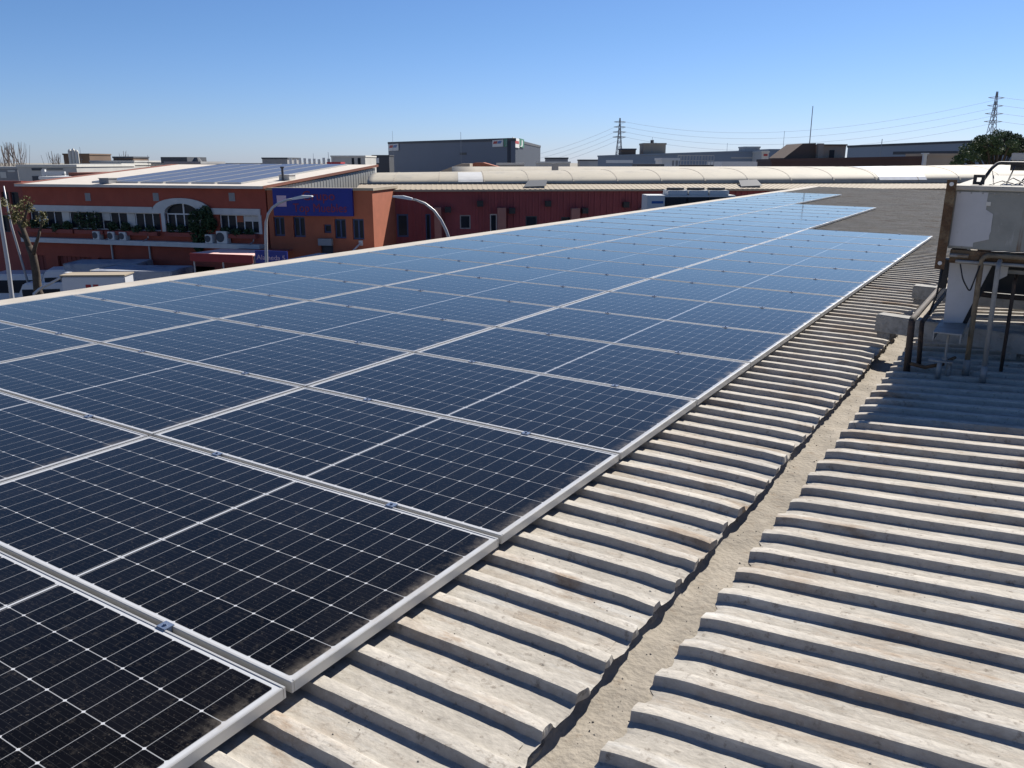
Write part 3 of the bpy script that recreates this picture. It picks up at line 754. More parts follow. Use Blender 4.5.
# roof: eave strip, rising pale sheet
_eyA = (FA.to_3x3() @ Vector((0, 1, 0)))
DR = min((abs(px_of(PRa + _eyA * s_)[0] - 377), s_) for s_ in [3 + .1 * i for i in range(500)])[1]
_pe = PRa + _eyA * DR; RZ = pos(377, 167.3, (_pe - CAM).dot(FWD)).z - GZ - EA
def roof_pt(x, y, dz=0): return (x, y, EA + RZ * (y + .4) / DR + dz)
def slab(x0, x1, y0, y1, za_, zb_):
    return MB().hexa([roof_pt(x0, y0, za_), roof_pt(x1, y0, za_), roof_pt(x1, y1, za_), roof_pt(x0, y1, za_), roof_pt(x0, y0, zb_), roof_pt(x1, y0, zb_), roof_pt(x1, y1, zb_), roof_pt(x0, y1, zb_)])
roofA = slab(-.12, LA + .12, -.35, DR, 0, .13).build('roof', M_whiteroof, A)
slab(LA + .122, LA + .15, -.37, DR, .0, .142).build('verge_trim', M_pinktrim, A); slab(-.16, .42, -.37, DR, .132, .15).build('verge_trim', M_pinktrim, A)
def wedge(mb, x0, x1, y0, y1, zb):
    h0, h1 = EA + RZ * (y0 + .4) / DR - .05, EA + RZ * (y1 + .4) / DR - .05
    mb.hexa([(x0, y0, zb), (x1, y0, zb), (x1, y1, zb), (x0, y1, zb), (x0, y0, h0), (x1, y0, h0), (x1, y1, h1), (x0, y1, h1)])
sw = MB(); wedge(sw, LA + .02, LA + .06, .3, DR - .3, EA - 2.2); wedge(sw, .02, .06, .3, DR - .3, EA - .06); wedge(sw, .06, LA + .02, DR - .35, DR - .3, 0)
k = 0
while .58 + k * .32 < DR - .4: wedge(sw, LA + .06, LA + .075, .45 + k * .32, .52 + k * .32, EA - 2.2); k += 1
sw.build('ribbed_side_wall', M_greyrib, A)
for x in (108, 146, 252):
    q = fa(x, 207); MB().tube([(q[0], -.09, .2), (q[0], -.09, zb0 - .02)], .05, 6).tube([(q[0], -.50, zb1), (q[0], -.09, zb1 + .12), (q[0], -.09, zw0 - .15)], .03, 6).build('downpipe', M_lamp, A)
for x0_, x1_, y_ in ((101, 128, 240), (120, 124, 232)):
    q0_, q1_ = fa(x0_, y_), fa(x1_, y_); MB().tube([(q0_[0], -.08, q0_[1]), ((q0_[0] + q1_[0]) / 2, -.08, q0_[1] - .1), (q1_[0], -.08, q1_[1])], .02, 5).build('cable', M_black, A)
# things on A
for i, (x, y, lab) in enumerate(((99, 241, 'small white air conditioner on the ledge, leftmost of the brick building'), (114, 241.5, 'small white air conditioner on the ledge left of the arch, second from left'),
                                 (125.5, 242, 'small white air conditioner on the ledge nearest the arch on its left'), (211.5, 246.5, 'small air conditioner on the ledge below the climbing bush'))):
    q = fa(x, y, -.2); ac_unit(lab, FA @ Matrix.Translation((q[0], -.06, zb1 + .003)), .42, .42)
q = fa(227, 246); ac_unit('larger white air conditioner on the ledge below the right ribbon window', FA @ Matrix.Translation((q[0], -.06, zb1 + .003)), .62, .60)
for x0_, x1_, lab in ((30, 76, 'low dark plants in the left end of the window ledge'), (78, 106, 'tall dark green bush before the ribbon windows'), (108, 160, 'low dark plants before the windows left of the arch'), (168, 200, 'low dark plants below the arched window'), (222, 258, 'low dark plants below the right ribbon window')):
    a0, a1 = fa(x0_, 228)[0], fa(x1_, 228)[0]; tall = 'tall' in lab
    pt = thing('window_plant', lab, 'plant', M=FA @ Matrix.Translation(((a0 + a1) / 2, -.12, zw0)), group='plants along the ribbon windows')
    hw = (a1 - a0) / 2; n = max(3, int(hw * 3))
    cs = [(-hw + 2 * hw * (i + .5) / n + random.uniform(-.1, .1), random.uniform(-.1, .05), (.35 if tall else .12) + random.uniform(-.1, .1), .3, .2, (.55 if tall else .24)) for i in range(n)]
    foliage('leaves', cs, int(420 * hw), .075, M_leaf, pt, seed=x0_)
    MB().box(-hw, hw, -.16, .10, -.22, -.02).build('planter', M_brick3, pt)
q = fa(204, 225)
bu = thing('climbing_bush', 'dark bush hanging down the brick wall right of the arch', 'bush', M=FA @ Matrix.Translation((q[0], -.2, zw0)))
foliage('leaves', [(-.25, 0, .6, .5, .3, .6), (.3, 0, .9, .35, .3, .45), (-.2, 0, -.1, .5, .3, .5), (-.3, 0, -.6, .3, .2, .35), (.55, 0, .45, .3, .25, .4)], 2200, .08, M_leaf, bu, seed=5)
MB().tube([(.1, .1, -.3), (0, 0, .3), (.2, 0, .9)], .04, 6).build('stem', M_bark, bu)
# canopy over the shop front
cz = pos(226, 253, 38.2).z - GZ
ca0, ca1 = onf(FA, 196, 255, -3.0)[0], onf(FA, 258, 255, -3.0)[0]
cn = thing('shop_canopy', 'pinkish red canopy coloured as sunlit over the shop front below the ledge', 'canopy', M=FA @ Matrix.Translation((ca0, 0, cz)))
W_ = ca1 - ca0
MB().hexa([(0, -3.4, -.08), (W_, -3.4, -.08), (W_, -1.9, -.02), (.6, -1.9, -.02), (0, -3.4, -.04), (W_, -3.4, -.04), (W_, -1.9, .03), (.6, -1.9, .03)]).build('canvas', M_pinkawn, cn)
MB().box(0, W_, -3.44, -3.41, -.40, -.03).build('valance', M_redawn, cn); MB().box(.6, W_, -1.9, -.02, -.16, -.09).build('rear_roof', M_brick3, cn)
for x in (.1, W_ / 2, W_ - .1): MB().tube([(x, -3.3, -.1), (x, -3.3, -(cz))], .04, 6).build('post', M_lamp, cn)
sh = thing('shop_sign', 'small blue shop sign with pale lettering below the brick buildings', 'sign', M=FA @ Matrix.Translation((onf(FA, 272, 260, -3.3)[0], -3.3, onf(FA, 272, 257, -3.3)[1])))
MB().box(-.82, .82, -.06, 0, -.30, .28).build('board', M_bluesign, sh)
text_obj('Alameda 5', .30, Matrix.Translation((0, -.065, -.03)) @ UPRIGHT, M_pinkletter, sh, width=1.45)
MB().box(-.7, -.62, -.05, .0, -3.0, -.30).box(.62, .7, -.05, 0, -3.0, -.30).build('leg', M_darkgrey, sh)
q0 = onf(FA, 290, 257, -2.6); q1 = onf(FA, 334, 262, -2.6)
c2 = thing('entrance_canopy', 'thin white edged canopy under the blue sign building', 'canopy', M=FA @ Matrix.Translation((q0[0], -2.7, (q0[1] + q1[1]) / 2)))
MB().box(0, q1[0] - q0[0] + 2.2, 0, 2.65, -.12, .0).build('slab', M_white, c2)
MB().box(0.05, q1[0] - q0[0] + 2.1, .05, 2.65, -.7, -.121).build('fascia', M_brick3, c2)
MB().box(.2, .35, .1, .25, -4.2, -.7).box(4.0, 4.15, .1, .25, -4.2, -.7).build('post', M_darkgrey, c2)
# chimney and hatches on roof A, and its own solar strips
ch_ = thing('flue_pipe', 'thin dark flue pipe standing on the pale roof edge', 'flue', M=FA @ Matrix.Translation(roof_pt(LA - .35, DR * .18, .13)))
MB().tube([(0, 0, 0), (0, 0, .62)], .06, 8).build('pipe', M_darkgrey, ch_); MB().tube([(0, 0, .62), (0, 0, .70)], .10, 8).build('cowl', M_darkgrey, ch_)
for x, y, lab in ((LA - .4, DR * .22, 'small white hatch box beside the dark flue pipe'), (LA * .36, .35, 'small grey hatch box on the left end of the pale roof')):
    hb = thing('roof_hatch', lab, 'hatch', M=FA @ Matrix.Translation(roof_pt(x, y, .13))); MB().box(-.3, .3, -.3, .3, 0, .24).build('box', M_offwhite if x > 8 else M_midgrey, hb); MB().box(-.33, .33, -.33, .33, .24, .27).build('cover', M_white if x > 8 else M_midgrey, hb)
NS = 6; sx0, sx1 = LA * .28, LA * .90
for i in range(NS):
    a0 = sx0 + (sx1 - sx0) * i / NS; a1 = sx0 + (sx1 - sx0) * (i + 1) / NS - .16
    st = thing('solar_strip', '%s strip of solar panels on the pale roof of the brick building' % ('leftmost', 'second from left', 'third from left', 'third from right', 'second from right', 'rightmost')[i], 'solar panels', M=FA, group='solar strips on the brick building')
    y0_, y1_ = .5, DR - .6
    MB().hexa([roof_pt(a0, y0_, .135), roof_pt(a1, y0_, .135), roof_pt(a1, y1_, .135), roof_pt(a0, y1_, .135), roof_pt(a0, y0_, .21), roof_pt(a1, y0_, .21), roof_pt(a1, y1_, .21), roof_pt(a0, y1_, .21)]).build('frame', M_alu, st)
    g = MB(); n = max(4, int(DR / 1.1))
    for k in range(n):
        b0 = y0_ + (y1_ - y0_) * k / n + .03; b1 = y0_ + (y1_ - y0_) * (k + 1) / n - .03
        g.add([roof_pt(a0 + .03, b0, .213), roof_pt(a1 - .03, b0, .213), roof_pt(a1 - .03, b1, .213), roof_pt(a0 + .03, b1, .213)], [(0, 1, 2, 3)])
    g.build('glass', M_farpanel, st)

# --- left neighbour, dark red
PLn, PRn = pos(-90, 182, 48), pos(21, 182, 45.6)
FN = frame(PLn, PRn); LN = (PRn - PLn).xy.length; HN = onf(FN, 10, 181)[1]
NB = thing('brick_building', 'darker red brick block with black windows at the left picture edge', 'building', M=FN)
hs = []
for x0_, x1_, y0_, y1_ in ((3, 8, 192, 206), (12, 18, 192, 207), (3, 8, 215, 232)):
    a, b = onf(FN, x0_, y1_), onf(FN, x1_, y0_); hs.append((a[0], b[0], a[1], b[1]))
w = MB(); wall_holes(w, 0, LN, 0, HN, hs, 0, .3); w.box(0, LN, .3, .4, 0, HN - .02).box(LN - .3, LN, .4, 14, 0, HN - .02).box(0, LN - .3, 13.7, 14, 0, HN - .5); w.build('wall', M_brick3, NB)
MB().box(.01, LN - .31, .41, 13.69, HN - .8, HN - .7).build('roof', M_midgrey, NB)
for h_ in hs: add_window(NB, h_[0], h_[1], h_[2], h_[3], .1, M_darkgrey)

# --- B : orange brick front with the blue sign
PLb, PRb = PRa.copy(), pos(372, 190, 40.4)
FB = frame(pos(266.5, 190, 41.15), PRb); LB = (PRb - pos(266.5, 190, 41.15)).xy.length; HB = onf(FB, 340, 190.5)[1]
fb = lambda x, y, off=0: onf(FB, x, y, off)
Bb = thing('brick_building', 'orange brick building front with the large blue sign and four dark blue windows', 'building', M=FB)
hs = []
for x0_, x1_, y0_, y1_ in ((274.5, 284, 217, 236), (294, 304.5, 217, 237), (324, 331, 224.5, 233), (335, 345.5, 219, 238.5), (353, 363.5, 219, 239.5)):
    a, b = fb(x0_, y1_), fb(x1_, y0_); hs.append((a[0], b[0], a[1], b[1]))
a, b = fb(321, 251), fb(333, 245); dh = (a[0], b[0], a[1] - 1.0, b[1])
w = MB(); wall_holes(w, 0, LB, 0, HB, hs + [dh], 0, .3); w.box(LB - .3, LB, .3, 4.2, 0, HB); w.box(0, .25, .3, 4.2, 0, HB).build('wall', M_brick2, Bb)
MB().box(.25, LB - .3, 1.5, 1.6, 0, HB - .2).build('inner_wall', M_darkin, Bb)
MB().box(.26, LB - .31, .31, 4.2, HB - .5, HB - .4).build('roof', M_creamroof, Bb); MB().box(-.05, LB + .08, -.08, .38, HB, HB + .12).box(LB - .38, LB + .08, .38, 4.2, HB, HB + .12).build('coping', M_creamroof, Bb)
for i, h_ in enumerate(hs): add_window(Bb, h_[0], h_[1], h_[2], h_[3], .12, M_bluewin, bars=[(h_[0] + h_[1]) / 2] if i != 2 else (), t=.07)
MB().box(dh[0], dh[1], .15, .2, dh[2], dh[3]).build('door', M_darkgrey, Bb)
a, b = fb(320, 245), fb(333, 238.5); MB().box(a[0], b[0], -.25, -.01, a[1], b[1]).build('meter_box', M_midgrey, Bb)
a, b = fb(274.5, 215.5, -.15), fb(352, 188.3, -.15); xs0 = (a[0] + b[0]) / 2
sg = thing('shop_sign', 'large deep blue sign with red lettering on the brick front', 'sign', M=FB @ Matrix.Translation((xs0, -.12, (a[1] + b[1]) / 2)))
sw_, sh_ = (b[0] - a[0]) / 2, (b[1] - a[1]) / 2
MB().box(-sw_, sw_, -.08, .1, -sh_, sh_).build('board', M_bluesign, sg)
text_obj('Grupo', .62, Matrix.Translation((sw_ * .16, -.085, sh_ * .42)) @ UPRIGHT, M_redletter, sg)
text_obj('Top Muebles', .58, Matrix.Translation((sw_ * .18, -.085, -sh_ * .45)) @ UPRIGHT, M_redletter, sg, width=sw_ * 1.35)
em = MB(); em.box(-sw_ * .90, -sw_ * .66, -.09, -.081, -.22, .30); em.box(-sw_ * .84, -sw_ * .72, -.095, -.0905, -.1, .18); em.build('emblem', M_pinkletter, sg)
a, b = fb(335, 262), fb(361, 243)
pb = thing('slanting_pole', 'thin pale pole slanting up to the brick wall corner', 'pole', M=FB)
MB().tube([(a[0] - .6, -1.6, a[1] - 1.2), (b[0], -.05, b[1])], .045, 6).build('bar', M_lamp, pb); MB().box(b[0] - .1, b[0] + .1, -.045, -.002, b[1] - .12, b[1] + .12).build('wall_plate', M_lamp, pb)

# --- C : maroon ribbed factory with cream vaulted roof
PLc, PRc = pos(385, 191, 44.2), pos(1010, 190, 46.5)
FC = frame(PLc, PRc); LC = (PRc - PLc).xy.length + 14; HC = onf(FC, 600, 191)[1]
fc = lambda x, y, off=0: onf(FC, x, y, off)
Cb = thing('vaulted_factory', 'maroon ribbed factory front under a long cream barrel vault roof', 'factory', M=FC)
hs = []
for x0_, x1_, y0_, y1_ in ((397.5, 408, 214, 237), (426, 430.5, 214, 240), (460, 470.5, 215, 229), (490, 497, 214, 233), (500.5, 505.5, 214, 233), (525.5, 537, 216, 227.5), (561, 571.5, 217, 224)):
    a, b = fc(x0_, y1_), fc(x1_, y0_); hs.append((a[0], b[0], a[1], b[1]))
w = MB(); wall_holes(w, 0, LC, 0, HC, hs, 0, .2)
k = 0
x = .15
while x < LC:
    segs = [(0, HC - .02)]
    for h_ in hs:
        if h_[0] - .06 < x + .06 and x - .06 < h_[1] + .06: segs = [(0, h_[2] - .02), (h_[3] + .02, HC - .02)]
    for z0_, z1_ in segs: w.box(x - .05, x + .05, -.055, -.001, z0_, z1_)
    x += .33
w.build('wall', M_maroon, Cb)
MB().box(.2, LC, 1.4, 1.5, 0, HC - .3).build('inner_wall', M_darkin, Cb)
for i, h_ in enumerate(hs): add_window(Cb, h_[0], h_[1], h_[2], h_[3], .02, [M_bluewin, M_bluewin, M_midgrey, M_offwhite, M_offwhite, M_darkgrey, M_darkgrey][i], t=.06 if i else .08)
for x0_, x1_, y0_, y1_ in ((434, 441, 207.5, 260), (497.5, 506, 208, 260), (571.5, 580, 208.5, 255), (640, 648, 208.5, 250)):
    a, b = fc(x0_, y0_, -.5), fc(x1_, y0_, -.5)
    MB().prism([(a[0], 0), (b[0], 0), (b[0], a[1]), (a[0], a[1])], -.55, -.04).build('pier', M_pinkpier, Cb)
for x_, y_ in ((480, 204), (548, 204), (626, 205), (448, 210), (512, 211), (585, 211)):  # upper row lamps, lower row plain dark boxes right of the piers
    a = fc(x_, y_, -.2); l_ = MB().box(a[0] - .16, a[0] + .16, -.36, -.036, a[1] - .13, a[1] + .16); l_.build('dark_wall_box', M_black, Cb)
# apron sheet roof in front of the vault
AP = 1.9; ZF = pos(640, 184.2, 46.2).z - GZ
MB().hexa([(-1.5, -.25, HC), (LC, -.25, HC), (LC, AP, ZF - .12), (-1.5, AP, ZF - .12), (-1.5, -.25, HC + .10), (LC, -.25, HC + .10), (LC, AP, ZF), (-1.5, AP, ZF)]).build('apron_roof', M_creamroof, Cb)
rb = MB(); x = -1.4
while x < LC:
    rb.hexa([(x, -.24, HC + .10), (x + .09, -.24, HC + .10), (x + .09, AP, ZF), (x, AP, ZF), (x, -.24, HC + .115), (x + .09, -.24, HC + .115), (x + .09, AP, ZF + .012), (x, AP, ZF + .012)]); x += .27
rb.build('apron_rib', M_creamroof, Cb)
MB().box(-1.5, LC, AP - .10, AP - .02, ZF - .05, ZF + .05).build('dark_joint', M_darkgrey, Cb)
# barrel vault
NA = 18; VD = 9.0
_za, _zb = pos(430, 172.6, 50).z - GZ, pos(900, 165.6, 53).z - GZ
def vz(x): return _za + (x / 32.0) * (_zb - _za)                   # crown height above the street, rising a little to the right
def vpt(x, i, lift=0.0):
    t = i / NA; an = math.pi * t
    return (x, AP + VD / 2 - (VD / 2 + lift) * math.cos(an), ZF - .05 + (vz(x) - ZF + .05 + lift) * math.sin(an) ** .8)
xs = [-1.1 + .3 * k for k in range(3)] + frange(0, LC, 1.25)
vv = []; 
for x in xs: vv += [vpt(x, i) for i in range(NA + 1)]
vf = [(a_ * (NA + 1) + i, (a_ + 1) * (NA + 1) + i, (a_ + 1) * (NA + 1) + i + 1, a_ * (NA + 1) + i + 1) for a_ in range(len(xs) - 1) for i in range(NA)]
vf += [tuple(range(NA, -1, -1))]
mb = MB(); mb.add(vv, vf); vault = mb.build('barrel_vault', M_barrel, Cb, smooth=True)
x = .3; k = 0
while x < LC:
    sm = MB()
    for i in range(NA):
        p0, p1, p2, p3 = vpt(x, i, .004), vpt(x, i + 1, .004), vpt(x + .06, i + 1, .004), vpt(x + .06, i, .004)
        q0, q1, q2, q3 = vpt(x, i, .014), vpt(x, i + 1, .014), vpt(x + .06, i + 1, .014), vpt(x + .06, i, .014)
        sm.hexa([p0, p3, p2, p1, q0, q3, q2, q1])
    sm.build('seam', M_seam, vault)
    x += 2.45; k += 1
for x0_, x1_, i0, i1, m_ in ((fc(868, 175, AP + 1.5)[0], fc(914, 175, AP + 1.5)[0], 1, 8, M_barrelpatch), (fc(458, 178, AP + 1.5)[0], fc(482, 178, AP + 1.5)[0], 1, 7, M_palepatch)):
    pt_ = MB()
    n2 = 4
    for k in range(n2):
        xa = x0_ + (x1_ - x0_) * k / n2; xb = x0_ + (x1_ - x0_) * (k + 1) / n2
        for i in range(i0, i1): pt_.add([vpt(xa, i, .012), vpt(xb, i, .012), vpt(xb, i + 1, .012), vpt(xa, i + 1, .012)], [(0, 1, 2, 3)])
    pt_.build('patched_sheet', m_, vault)
# second vault behind the first
zc2 = pos(560, 166.6, 60).z - GZ; x2 = fc(452, 168, AP + VD * 1.5)[0]; y2 = AP + VD + .4
m2 = MB(); vv = []; xs2 = frange(x2, LC, 1.6)
for x in xs2:
    for i in range(NA + 1):
        an = math.pi * i / NA; vv.append((x, y2 + VD / 2 - VD / 2 * math.cos(an), ZF - .05 + (zc2 - ZF + .05) * math.sin(an) ** .8))
m2.add(vv, [(a_ * (NA + 1) + i, (a_ + 1) * (NA + 1) + i, (a_ + 1) * (NA + 1) + i + 1, a_ * (NA + 1) + i + 1) for a_ in range(len(xs2) - 1) for i in range(NA)] + [tuple(range(NA, -1, -1))])
m2.build('barrel_vault', M_barrel, Cb, smooth=True)
MB().box(x2, LC, AP + VD - .1, AP + VD + .6, ZF - .4, ZF - .05).box(x2, LC, y2 + VD - .3, y2 + VD, 0, ZF - .05).box(x2, x2 + .3, AP + VD + .6, y2 + VD - .3, 0, ZF - .05).build('valley_wall', M_lightgrey, Cb)
MB().box(LC - .3, LC, .2, AP + VD, 0, HC).box(0, LC - .3, AP + VD - .3, AP + VD, 0, HC).build('rear_wall', M_maroon, Cb)
def skylight(x0, x1, y0, y1, lab, raised=.28):
    a = fc(x0, y1, .3); b = fc(x1, y1, .3)
    L_ = b[0] - a[0]; zz = HC + .11
    rt = thing('skylight', lab, 'skylight', M=FC @ Matrix.Translation((a[0], .3, zz)), group='skylights on the apron roof')
    MB().prism([(0, -.1), (L_ * .82, -.1), (L_ * .82, raised * .5), (0, raised * .35)], 0, 1.2).build('kerb', M_midgrey, rt)
    MB().hexa([(-.08, -.08, raised * .36), (L_ * .9, -.08, raised * .52), (L_ * 1.1, 1.5, raised * 1.5), (.3, 1.5, raised * 1.35), (-.08, -.08, raised * .40), (L_ * .9, -.08, raised * .56), (L_ * 1.1, 1.5, raised * 1.55), (.3, 1.5, raised * 1.4)]).build('pane', M_darkgrey, rt)
skylight(525, 548, 181, 188.5, 'raised dark skylight on the cream apron roof, left one')
skylight(742, 764, 179, 187.5, 'raised dark skylight on the cream apron roof, right one')
# far parapet between our roof and the factory
# chiller on the annex roof beside our far roof end
annex = MB(); zt = pos(690, 217, 30.5).z
an0 = pos(640, 205, 30.5); an1 = pos(742, 205, 30.5); FX = frame(an0, an1)
annex.box(.25, (an1 - an0).xy.length + .3, -.15, 3.2, 0, zt - GZ)
o = annex.build('annex_building', M_plaster); o.matrix_world = FX; tag(o, 'low plain rendered annex under the white chiller beyond the panels', 'building')
c0_ = onf(FX, 647, 207); c1_ = onf(FX, 736, 196)
CW = c1_[0] - c0_[0]; CHT = onf(FX, 660, 195.5)[1] - (zt - GZ)
chl = thing('chiller', 'white rooftop chiller with three fans and dark coil front behind the panels', 'chiller', M=FX @ Matrix.Translation((c0_[0], 0, zt - GZ + .003)))
MB().box(0, CW * .20, 0, 1.3, 0, CHT).build('control_cabinet', M_acwhite, chl, bevel=.01)
MB().box(CW * .20, CW, 1.25, 1.3, 0, CHT).box(CW * .2, CW, .04, 1.25, CHT - .06, CHT).box(CW * .96, CW, 0, 1.25, 0, CHT - .06).box(CW * .2, CW * .96, .02, .06, 0, .1).build('casing', M_acwhite, chl)
for k in range(3):
    a = CW * (.205 + .2533 * k); c_ = MB().box(a + .01, a + CW * .243, .05, .08, .1, CHT - .07)
    for j in range(9): c_.box(a + .01, a + CW * .243, .035, .049, .12 + j * (CHT - .25) / 9, .135 + j * (CHT - .25) / 9)
    c_.build('coil', M_black, chl)
    cx_ = CW * (.35 + .235 * k)
    fn = MB().box(cx_ - CW * .112, cx_ + CW * .112, .12, 1.18, CHT, CHT + .17).build('fan', M_acwhite, chl, bevel=.02)
    MB().tube([(cx_, .65, CHT + .171), (cx_, .65, CHT + .25)], CW * .10, 24).build('fan_guard', M_black, fn)
for j, (z_, w__) in enumerate(((.62, .42), (.30, .36))):
    MB().box(CW * .05, CW * .05 + w__ , -.006, -.001, CHT * z_, CHT * z_ + .09).build('lettering', M_bluel, chl)

# ------------------------------------------------------------------ street lamps and poles
def lamp(label, x, d, pts, r=.075, head=True, hl=.75, name='street_lamp', cat='street lamp', group='street lamps'):
    base = gpos(x, d)
    M = Matrix((RIGHT, FWD, Vector((0, 0, 1)))).transposed().to_4x4(); M.translation = base
    rt = thing(name, label, cat, M=M, group=group)
    P = [Vector((0, 0, .13))] + [Vector((pos(px_, py_, d) - base).dot(RIGHT) * 1.0 for _ in (0,)) if False else Vector(((pos(px_, py_, d) - base).dot(RIGHT), 0, (pos(px_, py_, d) - base).z)) for px_, py_ in pts]
    MB().tube(P, r, 10, r * .55).build('pole', M_lamp, rt, smooth=True)
    MB().tube([(0, 0, .13), (0, 0, .6)], r * 1.6, 10).build('base', M_lamp, rt)
    if head:
        t_ = (P[-1] - P[-2]).normalized(); side = 1 if t_.x > 0 else -1
        e = P[-1]
        h = MB(); h.prism([(-.10 * side, -.05), (hl * side, -.02), (hl * side, .04), (hl * .4 * side, .10), (-.10 * side, .05)] if side > 0 else [(hl * side, -.02), (.10, -.05), (.10, .05), (hl * .4 * side, .10), (hl * side, .04)], -.15, .15)
        ho = h.build('lamp_head', M_lamphead, rt, bevel=.01); ho.location = e; ho.rotation_euler = (0, -math.atan2(t_.z, abs(t_.x)) * side * .6, 0)
    return rt


lamp('curved grey street lamp in front of the large blue sign', 268, 36, [(266.5, 262), (265.8, 236), (266, 222), (268, 214), (272, 208), (279, 203), (287, 200), (295, 198.5)])
lamp('curved grey street lamp arching left before the maroon factory', 451, 37, [(449.5, 240), (446, 230), (441, 220), (434, 210.5), (425, 203.5), (416, 200), (410, 198.8)])
lamp('low bent white lamp arm rising beside the parked box truck', 33, 33.5, [(32.5, 297), (34, 294), (39, 289.5), (46, 285.5), (54, 281.5), (60, 278), (64, 275.5)], r=.07, head=True, hl=.3)
lamp('tall pale lamp pole cut by the left picture edge', 13, 30, [(12, 298), (8, 265), (1, 222), (-6, 170), (-9, 150), (-16, 138), (-28, 132)], r=.085)
lamp('grey pole rising in front of the dark red block', 14, 41, [(11.5, 226), (8, 210), (3.6, 186)], r=.06, head=False)

# pruned street tree
TB = gpos(41, 35.5); MT = Matrix((RIGHT, FWD, Vector((0, 0, 1)))).transposed().to_4x4(); MT.translation = TB
tree = thing('street_tree', 'pruned street tree with few yellowing leaves by the left lamp pole', 'tree', M=MT)
def tp(x, y, dd=0): q = pos(x, y, 35.5 + dd) - TB; return (q.dot(RIGHT), dd, q.z)
t_ = MB(); t_.tube([(0, 0, 0), tp(38, 292), tp(36, 272), tp(33, 256), tp(29, 246)], .19, 10, .14)
t_.tube([tp(33, 258), tp(27, 241), tp(22.5, 228, .2), tp(21, 221, .3)], .14, 8, .08)
t_.tube([tp(33, 256), tp(35, 247, -.2), tp(38, 238, -.3), tp(40, 230, -.3)], .09, 8, .05)
t_.tube([tp(24, 233, .1), tp(19, 224, .5), tp(14, 214, .6), tp(11, 205, .8)], .08, 6, .03)
t_.tube([tp(22, 227, .2), tp(26, 214, -.2), tp(29, 203, -.4)], .07, 6, .025)
t_.tube([tp(40, 231, -.3), tp(42, 221, -.3), tp(44, 214, -.4)], .05, 6, .02)
t_.tube([tp(27, 240), tp(21, 236), tp(18, 231)], .06, 6, .03)
t_.build('trunk', M_bark, tree, smooth=True)
def tc(x, y, r_, dd=0): q = tp(x, y, dd); return (q[0], q[1], q[2], r_, r_, r_)
foliage('crown', [tc(22, 206, .32), tc(27, 202, .28, -.3), tc(15, 210, .26, .4), tc(12, 216, .26, .5), tc(19, 214, .22), tc(30, 208, .2, -.3), tc(41, 220, .26, -.3), tc(25, 223, .2), tc(4, 203, .22, .6), tc(16, 220, .22, .4), tc(43, 215, .16, -.4)], 850, .055, M_leafy, tree, seed=3)

# parked vehicles in the yard below
def vehicle(label, x, d, yaw, L_, W2, H, kind='truck', body=None, name='box_truck', cat='truck'):
    base = gpos(x, d); M = Matrix.Translation(base) @ Matrix.Rotation(yaw, 4, 'Z')
    rt = thing(name, label, cat, M=M, group='vehicles parked below the brick building')
    body = body or M_carwhite
    if kind == 'truck':
        cb = MB().box(-L_ * .30, L_ * .5, -W2 / 2, W2 / 2, .95, H).build('cargo_box', body, rt, bevel=.04)
        MB().box(-L_ * .302, -L_ * .29, -W2 / 2 - .01, W2 / 2 + .01, H - .15, H + .02).build('box_rim', M_midgrey, cb)
        c_ = MB(); c_.prism([(-L_ * .5, .5), (-L_ * .32, .5), (-L_ * .32, 2.55), (-L_ * .42, 2.55), (-L_ * .5, 1.6)], -W2 * .46, W2 * .46)
        c_ = c_.build('cab', M_carwhite, rt, bevel=.05)
        MB().hexa([(-L_ * .497, -W2 * .40, 1.66), (-L_ * .497, W2 * .40, 1.66), (-L_ * .49, W2 * .40, 1.66), (-L_ * .49, -W2 * .40, 1.66), (-L_ * .427, -W2 * .38, 2.48), (-L_ * .427, W2 * .38, 2.48), (-L_ * .42, W2 * .38, 2.48), (-L_ * .42, -W2 * .38, 2.48)]).build('windscreen', M_glass, c_)
    else:
        c_ = MB(); c_.prism([(-L_ / 2, .35), (L_ / 2, .35), (L_ / 2, H - .15), (L_ / 2 - .15, H), (-L_ * .18, H), (-L_ * .33, H * .58), (-L_ / 2, H * .48)], -W2 / 2, W2 / 2)
        c_.build('body', body, rt, bevel=.06)
        g = MB(); g.hexa([(-L_ * .325, -W2 * .42, H * .61), (-L_ * .325, W2 * .42, H * .61), (-L_ * .31, W2 * .42, H * .60), (-L_ * .31, -W2 * .42, H * .60), (-L_ * .20, -W2 * .40, H * .97), (-L_ * .20, W2 * .40, H * .97), (-L_ * .185, W2 * .40, H * .96), (-L_ * .185, -W2 * .40, H * .96)])
        g.build('windscreen', M_glass, rt)
        for s_ in (-1, 1): MB().box(-L_ * .20, L_ * .30, s_ * W2 / 2 - .015, s_ * W2 / 2 + .012, H * .62, H * .88).build('side_window', M_glass, rt)
    for sx in (-.32, .30):
        for s_ in (-1, 1): MB().tube([(L_ * sx, s_ * (W2 / 2 - .2), .42), (L_ * sx, s_ * (W2 / 2 + .02), .42)], .42, 14).build('wheel', M_tyre, rt)
    return rt


